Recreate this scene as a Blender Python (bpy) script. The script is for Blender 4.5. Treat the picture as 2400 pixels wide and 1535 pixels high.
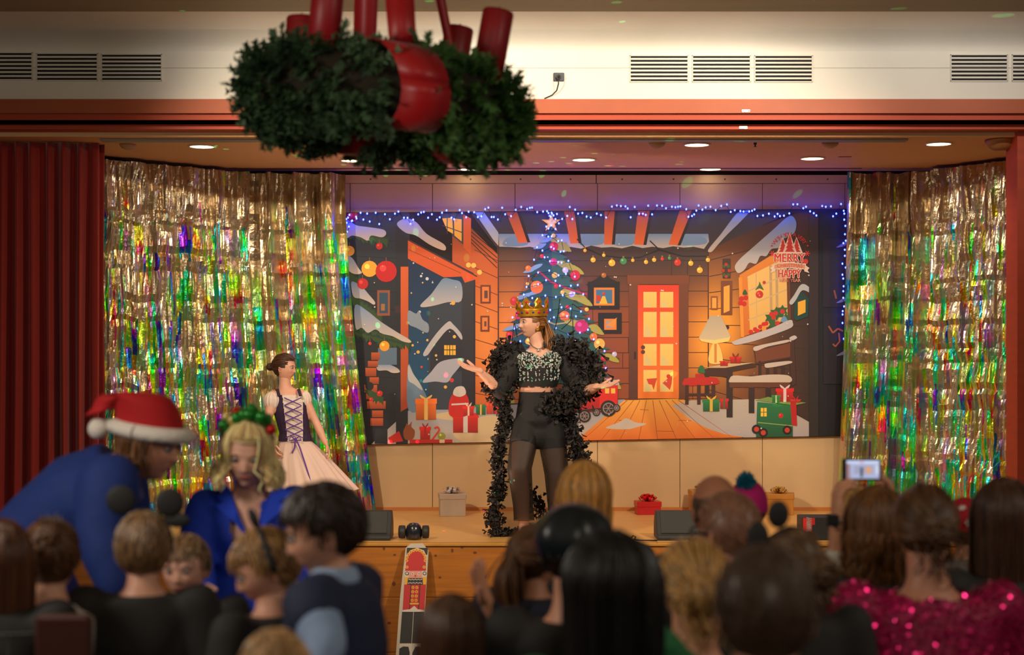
import bpy, math, random
import numpy as np
from mathutils import Vector, Matrix, Euler

for o in list(bpy.data.objects): bpy.data.objects.remove(o, do_unlink=True)
scene = bpy.context.scene
COL = scene.collection
R = math.radians
random.seed(7)

# ------------------------------------------------------------------ camera
FPX = 3630.0            # focal length in pixels of the 2400 px frame
CZ = 2.174              # lens height above the hall floor
HOR = 835.0             # image row of the horizon
cam_d = bpy.data.cameras.new('camera'); cam = bpy.data.objects.new('camera', cam_d); COL.objects.link(cam)
cam.location = (0, 0, CZ); cam.rotation_euler = (R(90), 0, 0)
cam_d.sensor_fit = 'HORIZONTAL'; cam_d.sensor_width = 36.0
cam_d.lens = FPX / 2400 * 36.0
cam_d.shift_y = (HOR - 767.5) / 2400
cam_d.clip_start = 0.1; cam_d.clip_end = 60
cam_d.dof.use_dof = True; cam_d.dof.focus_distance = 12.3; cam_d.dof.aperture_fstop = 2.1
scene.camera = cam

# ------------------------------------------------------------------ world, lights, exposure
vs = scene.view_settings
vs.view_transform = 'Standard'; vs.look = 'None'; vs.gamma = 1.0; vs.use_curve_mapping = False
vs.exposure = 0.0
world = bpy.data.worlds.new('hall_ambient'); scene.world = world; world.use_nodes = True
bg = world.node_tree.nodes['Background']
bg.inputs[0].default_value = (1.0, 0.84, 0.66, 1); bg.inputs[1].default_value = 0.07

def spot(name, loc, target, watts, size, blend, color, radius=0.08):
    l = bpy.data.lights.new(name, 'SPOT'); l.energy = watts; l.spot_size = R(size); l.spot_blend = blend
    l.color = color; l.shadow_soft_size = radius
    o = bpy.data.objects.new(name, l); COL.objects.link(o); o.location = loc
    o.rotation_euler = (Vector(target) - Vector(loc)).to_track_quat('-Z', 'Y').to_euler()
    return o
WARM = (1.0, 0.83, 0.62)
# stage projectors hung under the hall ceiling, in front of the stage, out of frame above
spot('stage_projector', (-2.6, 6.8, 4.35), (0.9, 13.2, 1.75), 620, 62, 0.7, WARM)
spot('stage_projector', (2.6, 6.8, 4.35), (-0.4, 13.2, 1.75), 620, 62, 0.7, WARM)
spot('stage_projector', (3.2, 6.8, 4.35), (-2.9, 12.3, 1.9), 340, 36, 0.8, WARM)
spot('stage_projector', (-3.2, 6.8, 4.35), (3.3, 12.3, 1.9), 340, 36, 0.8, WARM)
# wall washers just under the ceiling over the proscenium
for wx, ww in ((-1.1, 80), (0.6, 82), (2.3, 82), (3.6, 48)):
    spot('wall_washer', (wx, 8.6, 4.42), (wx + 0.1, 10.8, 4.22), ww, 84, 0.8, (1.0, 0.94, 0.88), 0.03)
# hall fill: unseen point lamps added outside the frame to brighten wreath and audience
def fill_lamp(loc, watts):
    l = bpy.data.lights.new('hall_fill_light', 'POINT'); l.energy = watts; l.color = (1.0, .88, .74); l.shadow_soft_size = .2
    o = bpy.data.objects.new('hall_fill_light', l); COL.objects.link(o); o.location = loc
fill_lamp((3.2, 3.0, 3.6), 75)
fill_lamp((0.4, -0.6, 3.7), 95)
fill_lamp((-2.4, 3.3, 2.9), 105)
# ------------------------------------------------------------------ helpers
def P(px, py, d):
    """point that the photograph shows at (px, py), standing d metres from the lens"""
    return Vector(((px - 1200.0) * d / FPX, d, CZ + (HOR - py) * d / FPX))
def s2l(c):
    c = c / 255.0
    return c / 12.92 if c <= 0.04045 else ((c + 0.055) / 1.055) ** 2.4
def rgb(r, g, b): return (s2l(r), s2l(g), s2l(b))
def mul(c, k): return tuple(min(1.0, x * k) for x in c[:3])
def lerp3(a, b, t): return tuple(a[i] + (b[i] - a[i]) * t for i in range(3))

MATS = {}
def mat(name, col=(.8, .8, .8), rough=.6, metal=0.0, attr=False, noise=0.0, nscale=8.0, stretch=(1, 1, 1), bump=0.0, bscale=60.0,
        emit=None, estr=0.0, alpha=1.0, sheen=0.0, coat=0.0, spec=0.5):
    if name in MATS: return MATS[name]
    m = bpy.data.materials.new(name); m.use_nodes = True; MATS[name] = m
    nt = m.node_tree; n = nt.nodes; L = nt.links; b = n['Principled BSDF']
    b.inputs['Roughness'].default_value = rough; b.inputs['Metallic'].default_value = metal
    b.inputs['Specular IOR Level'].default_value = spec
    if sheen: b.inputs['Sheen Weight'].default_value = sheen
    if coat: b.inputs['Coat Weight'].default_value = coat
    if alpha < 1: b.inputs['Alpha'].default_value = alpha
    if emit: b.inputs['Emission Color'].default_value = (*emit, 1); b.inputs['Emission Strength'].default_value = estr
    src = None
    if attr:
        a = n.new('ShaderNodeAttribute'); a.attribute_name = 'Col'; src = a.outputs['Color']
    else:
        c = n.new('ShaderNodeRGB'); c.outputs[0].default_value = (*col, 1); src = c.outputs[0]
    if noise or bump:
        tc = n.new('ShaderNodeTexCoord'); mp = n.new('ShaderNodeMapping'); mp.inputs['Scale'].default_value = stretch
        L.new(tc.outputs['Object'], mp.inputs['Vector'])
    if noise:
        tx = n.new('ShaderNodeTexNoise'); tx.inputs['Scale'].default_value = nscale; tx.inputs['Detail'].default_value = 6
        L.new(mp.outputs[0], tx.inputs['Vector'])
        mr = n.new('ShaderNodeMapRange'); mr.inputs[1].default_value = .25; mr.inputs[2].default_value = .75
        mr.inputs[3].default_value = 1 - noise; mr.inputs[4].default_value = 1 + noise
        L.new(tx.outputs['Fac'], mr.inputs[0])
        mx = n.new('ShaderNodeVectorMath'); mx.operation = 'SCALE'
        L.new(src, mx.inputs[0]); L.new(mr.outputs[0], mx.inputs['Scale']); src = mx.outputs[0]
    L.new(src, b.inputs['Base Color'])
    if bump:
        t2 = n.new('ShaderNodeTexNoise'); t2.inputs['Scale'].default_value = bscale; t2.inputs['Detail'].default_value = 4
        L.new(mp.outputs[0], t2.inputs['Vector'])
        bp = n.new('ShaderNodeBump'); bp.inputs['Strength'].default_value = bump; bp.inputs['Distance'].default_value = .01
        L.new(t2.outputs['Fac'], bp.inputs['Height']); L.new(bp.outputs[0], b.inputs['Normal'])
    return m

class MB:
    """collects faces and builds ONE mesh object"""
    def __init__(s, col=(.8, .8, .8)): s.v = []; s.f = []; s.c = []; s.col = col
    def add(s, vs, fs, col=None):
        o = len(s.v); s.v.extend([tuple(p) for p in vs]); c = col or s.col
        for k, f in enumerate(fs):
            s.f.append(tuple(i + o for i in f)); s.c.append(c)
        return s
    def box(s, x0, x1, y0, y1, z0, z1, col=None, M=None):
        vs = [Vector(p) for p in ((x0, y0, z0), (x1, y0, z0), (x1, y1, z0), (x0, y1, z0), (x0, y0, z1), (x1, y0, z1), (x1, y1, z1), (x0, y1, z1))]
        if M is not None: vs = [M @ p for p in vs]
        return s.add(vs, [(0, 3, 2, 1), (4, 5, 6, 7), (0, 1, 5, 4), (1, 2, 6, 5), (2, 3, 7, 6), (3, 0, 4, 7)], col)
    def bbox(s, x0, x1, y0, y1, z0, z1, b=.004, col=None, M=None):
        """box with chamfered vertical and horizontal edges"""
        vs = []; fs = []
        for z, i in ((z0, b), (z0 + b, 0), (z1 - b, 0), (z1, b)):
            for x, y in ((x0 + i + b, y0 + i), (x1 - i - b, y0 + i), (x1 - i, y0 + i + b), (x1 - i, y1 - i - b), (x1 - i - b, y1 - i), (x0 + i + b, y1 - i), (x0 + i, y1 - i - b), (x0 + i, y0 + i + b)):
                vs.append(Vector((x, y, z)))
        for k in range(3):
            for j in range(8):
                fs.append((k * 8 + j, k * 8 + (j + 1) % 8, k * 8 + 8 + (j + 1) % 8, k * 8 + 8 + j))
        fs.append(tuple(range(7, -1, -1))); fs.append(tuple(range(24, 32)))
        if M is not None: vs = [M @ p for p in vs]
        return s.add(vs, fs, col)
    def tube(s, pts, rad, n=8, col=None, ref=None, caps=True, round_ends=False):
        pts = [Vector(p) for p in pts]; m = len(pts)
        rad = [(r if isinstance(r, (tuple, list)) else (r, r)) for r in (rad if isinstance(rad, (list, tuple)) and len(rad) == m else [rad] * m)]
        if round_ends:
            t0 = (pts[0] - pts[1]).normalized(); t1 = (pts[-1] - pts[-2]).normalized()
            a, b = rad[0], rad[-1]
            ra = min(a); rb = min(b)
            pts = [pts[0] + t0 * ra * .85, pts[0] + t0 * ra * .5] + pts + [pts[-1] + t1 * rb * .5, pts[-1] + t1 * rb * .85]
            rad = [(a[0] * .45, a[1] * .45), (a[0] * .85, a[1] * .85)] + rad + [(b[0] * .85, b[1] * .85), (b[0] * .45, b[1] * .45)]
            if isinstance(ref, list): ref = [ref[0]] * 2 + ref + [ref[-1]] * 2
            m += 4
        vs = []; fs = []; prev = None
        for i in range(m):
            t = (pts[min(i + 1, m - 1)] - pts[max(i - 1, 0)])
            t = t.normalized() if t.length > 1e-9 else Vector((0, 0, 1))
            if ref is not None:
                r0 = Vector(ref[i] if isinstance(ref, list) else ref)
            elif prev is None:
                r0 = Vector((1, 0, 0)) if abs(t.x) < .8 else Vector((0, 1, 0))
            else: r0 = prev
            a = r0 - t * r0.dot(t)
            a = a.normalized() if a.length > 1e-6 else t.orthogonal().normalized()
            prev = a; b = t.cross(a)
            for k in range(n):
                w = 2 * math.pi * k / n
                vs.append(pts[i] + a * (rad[i][0] * math.cos(w)) + b * (rad[i][1] * math.sin(w)))
        for i in range(m - 1):
            for k in range(n):
                fs.append((i * n + k, i * n + (k + 1) % n, (i + 1) * n + (k + 1) % n, (i + 1) * n + k))
        if caps:
            fs.append(tuple(range(n - 1, -1, -1))); fs.append(tuple((m - 1) * n + k for k in range(n)))
        return s.add(vs, fs, col)
    def ball(s, c, r, nu=14, nv=9, col=None, M=None):
        c = Vector(c); r = r if isinstance(r, (tuple, list)) else (r, r, r)
        vs = [Vector((0, 0, r[2]))]; fs = []
        for j in range(1, nv):
            th = math.pi * j / nv
            for k in range(nu):
                w = 2 * math.pi * k / nu
                vs.append(Vector((r[0] * math.sin(th) * math.cos(w), r[1] * math.sin(th) * math.sin(w), r[2] * math.cos(th))))
        vs.append(Vector((0, 0, -r[2])))
        for k in range(nu): fs.append((0, 1 + k, 1 + (k + 1) % nu))
        for j in range(nv - 2):
            for k in range(nu):
                a = 1 + j * nu
                fs.append((a + k, a + nu + k, a + nu + (k + 1) % nu, a + (k + 1) % nu))
        e = len(vs) - 1; a = 1 + (nv - 2) * nu
        for k in range(nu): fs.append((a + k, e, a + (k + 1) % nu))
        vs = [(M @ p if M is not None else p) + c for p in vs]
        return s.add(vs, fs, col)
    def lathe(s, prof, n=24, col=None, M=None, c=(0, 0, 0), close=True):
        vs = []; fs = []; c = Vector(c)
        for r, z in prof:
            for k in range(n):
                w = 2 * math.pi * k / n; vs.append(Vector((r * math.cos(w), r * math.sin(w), z)))
        for i in range(len(prof) - 1):
            for k in range(n): fs.append((i * n + k, i * n + (k + 1) % n, (i + 1) * n + (k + 1) % n, (i + 1) * n + k))
        if close:
            fs.append(tuple(range(n - 1, -1, -1))); fs.append(tuple((len(prof) - 1) * n + k for k in range(n)))
        vs = [(M @ p if M is not None else p) + c for p in vs]
        return s.add(vs, fs, col)
    def grid(s, fn, nu, nv, col=None, cfn=None):
        o = len(s.v)
        for j in range(nv + 1):
            for i in range(nu + 1): s.v.append(tuple(fn(i / nu, j / nv)))
        for j in range(nv):
            for i in range(nu):
                a = o + j * (nu + 1) + i
                s.f.append((a, a + 1, a + nu + 2, a + nu + 1))
                s.c.append(cfn((i + .5) / nu, (j + .5) / nv) if cfn else (col or s.col))
        return s
    def prism(s, pts2, y0, y1, col=None, M=None):
        """outline in x,z extruded along y"""
        n = len(pts2); vs = [Vector((x, y0, z)) for x, z in pts2] + [Vector((x, y1, z)) for x, z in pts2]
        if M is not None: vs = [M @ p for p in vs]
        fs = [tuple(range(n)), tuple(range(2 * n - 1, n - 1, -1))] + [(i, i + n, (i + 1) % n + n, (i + 1) % n) for i in range(n)]
        return s.add(vs, fs, col)
    def mesh(s, name, off=(0, 0, 0), attr=True):
        me = bpy.data.meshes.new(name); o = Vector(off)
        V = np.array(s.v, dtype=np.float64) - np.array(o)
        me.from_pydata(V.tolist(), [], s.f)
        if attr:
            a = me.color_attributes.new('Col', 'FLOAT_COLOR', 'CORNER'); buf = []
            for f, c in zip(s.f, s.c):
                if isinstance(c, list):
                    for q in c: buf.extend((*q[:3], 1))
                else: buf.extend((*c[:3], 1) * len(f))
            a.data.foreach_set('color', buf)
        me.update(); return me
    def build(s, name, m, parent=None, smooth=False, off=None, attr=True):
        off = Vector(off) if off is not None else (parent_origin(parent) if parent else Vector((0, 0, 0)))
        me = s.mesh(name, off, attr)
        return link(name, me, m, parent, smooth, None if parent else off)
def parent_origin(p):
    v = Vector((0, 0, 0))
    while p is not None: v = v + p.location; p = p.parent
    return v
def link(name, me, m, parent=None, smooth=False, loc=None):
    o = bpy.data.objects.new(name, me); COL.objects.link(o)
    if m is not None:
        me.materials.clear(); me.materials.append(m)
    if smooth: me.polygons.foreach_set('use_smooth', [True] * len(me.polygons))
    if parent is not None: o.parent = parent
    elif loc is not None: o.location = loc
    return o
def thing(name, label, cat, loc=(0, 0, 0), group=None):
    o = bpy.data.objects.new(name, None); COL.objects.link(o); o.location = loc; o.empty_display_size = .05
    return tag(o, label, cat, group)
def tag(o, label, cat, group=None):
    o['label'] = label; o['category'] = cat
    if group: o['group'] = group
    return o
def struct(o, label=None):
    o['kind'] = 'structure'
    if label: o['label'] = label; o['category'] = 'building part'
    return o
def remesh(mb, voxel, smooth_it=4):
    me = bpy.data.meshes.new('tmp'); me.from_pydata(mb.v, [], mb.f); me.update()
    o = bpy.data.objects.new('tmp', me); COL.objects.link(o)
    md = o.modifiers.new('r', 'REMESH'); md.mode = 'VOXEL'; md.voxel_size = voxel
    sm = o.modifiers.new('s', 'SMOOTH'); sm.factor = .5; sm.iterations = smooth_it
    dg = bpy.context.evaluated_depsgraph_get(); ev = o.evaluated_get(dg)
    m2 = ev.to_mesh()
    n = len(m2.vertices); co = np.empty(n * 3); m2.vertices.foreach_get('co', co)
    fs = [tuple(p.vertices) for p in m2.polygons]
    ev.to_mesh_clear()
    bpy.data.objects.remove(o, do_unlink=True); bpy.data.meshes.remove(me)
    return co.reshape(-1, 3).tolist(), fs
def text_mesh(body, size, extrude=.0005):
    cu = bpy.data.curves.new('txt', 'FONT'); cu.body = body; cu.size = size; cu.align_x = 'CENTER'; cu.align_y = 'CENTER'; cu.extrude = extrude
    cu.resolution_u = 3
    o = bpy.data.objects.new('txt', cu); COL.objects.link(o)
    dg = bpy.context.evaluated_depsgraph_get(); m2 = bpy.data.meshes.new_from_object(o.evaluated_get(dg))
    vs = [v.co.copy() for v in m2.vertices]; fs = [tuple(p.vertices) for p in m2.polygons]
    bpy.data.objects.remove(o, do_unlink=True); bpy.data.curves.remove(cu); bpy.data.meshes.remove(m2)
    return vs, fs
def copy_child(o, parent, loc=None):
    c = o.copy(); COL.objects.link(c); c.parent = parent
    if loc is not None: c.location = loc
    return c
# ------------------------------------------------------------------ the room
STZ = 0.85      # stage floor
TIER = 0.50     # raised audience platform
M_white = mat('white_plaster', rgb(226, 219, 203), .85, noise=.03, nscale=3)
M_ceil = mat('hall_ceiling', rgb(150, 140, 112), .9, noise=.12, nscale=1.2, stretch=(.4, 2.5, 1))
M_stceil = mat('stage_ceiling', rgb(232, 186, 132), .8, noise=.03)
M_terra = mat('terracotta_paint', rgb(170, 80, 36), .55, noise=.06, nscale=5)
M_terra2 = mat('dark_red_wood', rgb(176, 62, 24), .6, noise=.12, nscale=6, stretch=(.2, 1, 4))
M_wall = mat('cream_panel', rgb(214, 178, 130), .7, noise=.03, nscale=2)
M_dark = mat('dark_gap', (.012, .011, .010), .9)
M_wood = mat('stage_floor_wood', rgb(226, 174, 98), .34, noise=.22, nscale=7, stretch=(.35, 14, 1), bump=.05, bscale=40)
M_pine = mat('pine_board', rgb(178, 106, 30), .5, noise=.2, nscale=5, stretch=(.5, 1, 9))
M_knot = mat('pine_knot', rgb(112, 58, 18), .6)
M_floor = mat('hall_floor', rgb(92, 62, 40), .6, noise=.15)
M_tier = mat('platform_wood', rgb(70, 46, 30), .7, noise=.15)
M_grey = mat('grey_casing', rgb(150, 146, 138), .5)

def sbox(name, x0, x1, y0, y1, z0, z1, m):
    b = MB(); b.box(x0, x1, y0, y1, z0, z1); return struct(b.build(name, m))
sbox('floor', -6, 6, -3, 14, -.1, 0, M_floor)
sbox('floor_platform', -6, 6, -1.5, 6.7, 0.0, TIER, M_tier)
# hall ceiling + sloped cove + white wall over the opening
CEIL = 4.464
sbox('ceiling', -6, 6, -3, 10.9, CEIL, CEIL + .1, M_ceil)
z1 = 4.30
cv = [(10.2 + .6 * math.cos(R(7.5 * k)), z1 + (CEIL + .002 - z1) * math.sin(R(7.5 * k))) for k in range(13)]
b = MB(); n = len(cv); vs = [(-6, y, z) for y, z in cv] + [(6, y, z) for y, z in cv]
b.add(vs, [(i, i + 1, i + 1 + n, i + n) for i in range(n - 1)])
co_ = struct(b.build('ceiling_cove', M_white, None, True))
zb = P(0, 232, 10.8).z
sbox('wall_front', -6, 6, 10.8, 11.0, zb - .02, z1 + .01, M_white)
b = MB(); jz = P(0, 159, 10.798).z
b.box(-6, 6, 10.7975, 10.80, jz - .0012, jz + .0012)
struct(b.build('trim_1', mat('hairline_joint', rgb(150, 143, 128), .9)))
# terracotta beam: lit fascia, then stepped mouldings running back under it
zt = P(0, 232, 10.72).z
prof = [(10.72, 232), (10.72, 265)]
pts = [(10.72, zt), (10.72, P(0, 265, 10.72).z), (10.76, P(0, 266, 10.76).z), (10.76, P(0, 281, 10.76).z), (10.80, P(0, 282, 10.80).z), (10.80, P(0, 292, 10.80).z),
       (10.84, P(0, 293.5, 10.84).z), (10.84, P(0, 303, 10.84).z), (10.98, P(0, 309, 10.98).z), (11.03, P(0, 312, 11.03).z), (11.03, zt)]
def beam(name, sel, m):
    b = MB(); n = len(sel); vs = [(-6, y, z) for y, z in sel] + [(6, y, z) for y, z in sel]
    b.add(vs, [tuple(range(n - 1, -1, -1)), tuple(range(n, 2 * n))] + [(i, (i + 1) % n, (i + 1) % n + n, i + n) for i in range(n)])
    return struct(b.build(name, m))
beam('trim_2', [pts[0], pts[1], (10.775, pts[1][1]), (10.775, zt)], M_terra)
beam('trim_3', [(10.76, pts[1][1])] + pts[3:6] + [(10.83, pts[5][1]), (10.83, pts[1][1])], M_terra2)
beam('trim_4', [(10.80, pts[1][1])] + [(10.80, pts[5][1])] + pts[6:] + [(10.80, zt)], M_terra2)
# pillars of the proscenium
sbox('wall_right', P(2379, 0, 11).x, 6, 10.95, 11.2, 0, 3.80, M_terra2)
sbox('wall_left', -6, -4.05, 10.95, 11.2, 0, 3.80, M_terra2)
# stage body, floor, front boards
sbox('floor_stage', -4.4, 4.6, 11.02, 13.32, .70, STZ, M_wood)
b = MB(); b.box(-4.05, 3.57, 11.0, 11.03, 0, STZ - .012); stf = struct(b.build('stage_front', M_dark))
zs = [STZ - .022, P(0, 1399, 10.99).z, P(0, 1528, 10.99).z, .005]
for k in range(3):
    b = MB(); b.bbox(-4.05, 3.57, 10.965, 11.0, zs[k + 1] + .0025, zs[k], .003)
    b.build('plank', M_pine, stf)
b = MB(); b.bbox(-4.05, 3.57, 10.95, 11.03, STZ - .02, STZ + .002, .004); b.build('edge_strip', mat('edge_strip_wood', rgb(196, 138, 60), .45, noise=.1), stf)
rk = random.Random(3)
for kx, ky, w, hh in ((1060, 1290, 5, 9), (1083, 1283, 7, 4), (1113, 1295, 8, 5), (1021, 1302, 6, 5), (1114, 1341, 7, 5), (923, 1368, 8, 9), (1031, 1353, 6, 4), (1173, 1413, 9, 4), (1120, 1378, 8, 3),
                      (900, 1285, 5, 8), (925, 1300, 6, 4), (510, 1330, 7, 5), (912, 1460, 8, 6), (1505, 1300, 7, 5), (1540, 1275, 8, 6), (1520, 1350, 6, 5)):
    c = P(kx, ky, 10.964); b = MB(); r = w / 331.0 * .55
    b.lathe([(r, 0), (r, .003)], 10, M=Matrix.Rotation(R(90), 3, 'X') @ Matrix.Diagonal((1, hh / w, 1)), c=c + Vector((0, .0015, 0)))
    b.build('knot', M_knot, stf)
# back wall: panels with joints, top trim, skirting
BW = 13.30
bw = sbox('wall_back', -2.7, 3.9, BW, BW + .12, STZ, 3.95, M_dark)
xs = [821 + 193 * k for k in range(-3, 8)]
ztop = P(0, 431, BW).z
for a, c in zip(xs[:-1], xs[1:]):
    x0, x1 = P(a, 0, BW).x, P(c, 0, BW).x
    b = MB(); b.box(x0 + .0025, x1 - .0025, BW - .018, BW, STZ + .03, ztop); b.build('panel', M_wall, bw)
for x0, x1 in ((810, 1396), (1398, 2000)):
    b = MB(); b.box(P(x0, 0, BW).x, P(x1, 0, BW).x, BW - .028, BW, ztop + .004, P(0, 411, BW).z); b.build('trim_board', M_wall, bw)
    for k in range(5):
        q = P(x0 + (x1 - x0) * (k + .5) / 5, 420, BW - .029); b = MB(); b.ball(q, (.008, .002, .008), 8, 5); b.build('screw', mat('screw', rgb(90, 80, 78), .5), bw)
b = MB(); b.box(-2.7, 3.9, BW - .03, BW, STZ, STZ + .03); struct(b.build('baseboard_back', mat('skirting', rgb(196, 120, 50), .5)))
# stage ceiling (main field, then a strip set a little higher along the back wall)
SC = 3.735
sbox('ceiling_stage', -4.6, 4.8, 11.0, 12.86, SC, SC + .12, M_stceil)
sbox('ceiling_stage_strip', -4.6, 4.8, 12.86, 13.45, SC + .03, SC + .12, M_stceil)
b = MB(); b.box(-2.2, 2.9, 12.84, 12.855, SC - .006, SC); struct(b.build('trim_5', mat('curtain_rail', rgb(90, 60, 42), .5)))
def wallq(name, a, c, m):
    a = Vector((*a, 0)); c = Vector((*c, 0)); t = (c - a).normalized(); nrm = Vector((-t.y, t.x, 0)) * .08
    b = MB(); vs = []
    for z in (STZ - .1, SC + .05): vs += [a + Vector((0, 0, z)), c + Vector((0, 0, z)), c + nrm + Vector((0, 0, z)), a + nrm + Vector((0, 0, z))]
    b.add(vs, [(0, 3, 2, 1), (4, 5, 6, 7), (0, 1, 5, 4), (1, 2, 6, 5), (2, 3, 7, 6), (3, 0, 4, 7)]); return struct(b.build(name, m))
M_swall = mat('stage_side_wall', rgb(150, 105, 75), .8)
wallq('wall_stage_left', (-4.5, 11.0), (-2.32, 13.42), M_swall)
wallq('wall_stage_right', (3.5, 13.42), (4.65, 11.0), M_swall)
# projection screen casing behind the beam
b = MB(); b.bbox(P(232, 0, 11.2).x + .03, P(2121, 0, 11.2).x, 11.10, 11.20, P(0, 329.5, 11.10).z, SC - .001, .004)
o = b.build('screen_casing', M_grey); tag(o, 'long grey projection screen casing under the stage ceiling behind the beam', 'screen casing')

# ------------------------------------------------------------------ downlights
M_lamp = mat('lamp_glass', (1, .9, .7), .4, emit=(1.0, .86, .60), estr=5.0)
M_rim = mat('lamp_rim', rgb(225, 205, 170), .4)
DLABEL = {473: 'leftmost round ceiling downlight, above the left foil curtain', 826: 'round ceiling downlight just below the left half of the wreath',
          1098: 'round ceiling downlight under the wreath, against the back wall', 1368: 'round ceiling downlight right of the wreath, middle row',
          1633: 'round ceiling downlight nearest the beam, right of centre', 1665: 'round ceiling downlight against the back wall, right of centre',
          1904: 'round ceiling downlight in front of the right foil curtain', 2200: 'rightmost round ceiling downlight near the red pillar'}
for px, py in ((473, 343), (826, 376), (1098, 402), (1368, 374), (1633, 339), (1665, 400), (1904, 371), (2200, 337)):
    back = py > 395
    zc = SC + (.03 if back else 0)
    d = (zc - .004 - CZ) * FPX / (HOR - py); d = min(d, 13.12); c = Vector(((px - 1200) * d / FPX, d, zc))
    t = thing('downlight', DLABEL[px], 'ceiling light', c, 'round downlights in the stage ceiling')
    b = MB(); b.lathe([(.088, 0), (.105, 0), (.105, -.004), (.098, -.010), (.088, -.010)], 28, c=c, close=False); b.build('rim', M_rim, t, True)
    b = MB(); b.lathe([(.089, -.004), (.089, -.007), (.05, -.009), (.0005, -.010)], 28, c=c); b.build('diffuser', M_lamp, t, True)
    l = bpy.data.lights.new('downlight_lamp', 'SPOT'); l.energy = 1 if back else 24; l.spot_size = R(130); l.spot_blend = 1; l.color = (1, .78, .48); l.shadow_soft_size = .08
    lo = bpy.data.objects.new('downlight_lamp', l); COL.objects.link(lo); lo.parent = t; lo.location = (0, 0, -.03)
# detectors, sprinkler, slots on the stage ceiling
def ceil_bit(name, px, py, prof, m, label, cat):
    d = (SC - CZ) * FPX / (HOR - py); c = Vector(((px - 1200) * d / FPX, d, SC)); b = MB(); b.lathe(prof, 20, c=c)
    return tag(b.build(name, m, None, True, off=c), label, cat)
M_det = mat('detector_plastic', rgb(190, 150, 108), .5)
dome = [(.06, 0), (.06, -.012), (.045, -.03), (.02, -.04), (.001, -.041)]
ceil_bit('smoke_detector', 1540, 334, dome, M_det, 'small smoke detector left of the beam-side downlight at centre right', 'detector')
ceil_bit('smoke_detector', 1946, 334, dome, M_det, 'small smoke detector between the two rightmost downlights', 'detector')
ceil_bit('smoke_detector', 300, 338, dome, M_det, 'small smoke detector above the left foil curtain beside the red drape', 'detector')
ceil_bit('loudspeaker', 2345, 327, [(.11, 0), (.11, -.015), (.08, -.06), (.05, -.075), (.001, -.078)], mat('spk', rgb(150, 96, 50), .5), 'round brown ceiling loudspeaker in the right corner by the red pillar', 'loudspeaker')
ceil_bit('sprinkler', 1770, 332, [(.012, 0), (.012, -.02), (.006, -.022), (.006, -.035), (.016, -.037), (.001, -.04)], mat('spr', (.03, .03, .03), .4), 'tiny dark ceiling sprinkler right of centre', 'sprinkler')
for px, py, tx in ((735, 373, 'left, before the downlight under the wreath'), (1980, 367, 'right, beside the downlight by the foil curtain')):
    d = (SC - CZ) * FPX / (HOR - py); b = MB(); x = (px - 1200) * d / FPX
    b.bbox(x - .05, x + .05, d - .02, d + .02, SC - .006, SC, .002); tag(b.build('ceiling_plate', M_det), 'small flat plate in the stage ceiling, ' + tx, 'plate')

# ------------------------------------------------------------------ air vents in the white wall
M_slat = mat('vent_slat', rgb(222, 215, 199), .8)
VD = 10.80
vents = [(-63, 75, 125, 186, 'air vent with seven black slots cut by the left picture edge'), (88, 228, 127, 188, 'middle air vent of the left group, seven black slots'),
         (240, 378, 129, 188, 'air vent of the left group nearest the wreath'), (840, 965, 131, 190, 'air vent hidden mostly behind the wreath candles'), (983, 1109, 132, 190, 'air vent peeping out behind the right half of the wreath'),
         (1478, 1611, 132, 191, 'left air vent of the group right of the wall socket'), (1624, 1757, 132, 191, 'middle air vent of the group right of the wall socket'),
         (1770, 1902, 132, 191, 'right air vent of the group right of the wall socket'), (2229, 2359, 130, 189, 'air vent near the right picture edge, wholly in view'), (2373, 2505, 130, 189, 'air vent cut by the right picture edge')]
for x0, x1, y0, y1, lab in vents:
    a = P(x0, y1, VD); c = P(x1, y0, VD); t = thing('air_vent', lab, 'vent', a, 'slotted air vents over the stage')
    w = c.x - a.x; h = c.z - a.z
    b = MB(); b.box(a.x, c.x, VD - .002, VD, a.z, c.z); b.build('backing', M_dark, t)
    sl = h / 13.0          # 7 slots and 6 bars
    for k in range(6):
        z0 = a.z + sl * (2 * k + 1.06); b = MB(); b.box(a.x - .001, c.x + .001, VD - .012, VD - .001, z0, z0 + sl * .9); b.build('slat', M_slat, t)
    for x in (a.x - .006, c.x):
        b = MB(); b.box(x, x + .006, VD - .012, VD, a.z - .004, c.z + .004); b.build('side_frame', M_slat, t)
    for z in (a.z - .008, c.z):
        b = MB(); b.box(a.x - .006, c.x + .006, VD - .012, VD, z, z + .008); b.build('edge_frame', M_slat, t)
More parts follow.
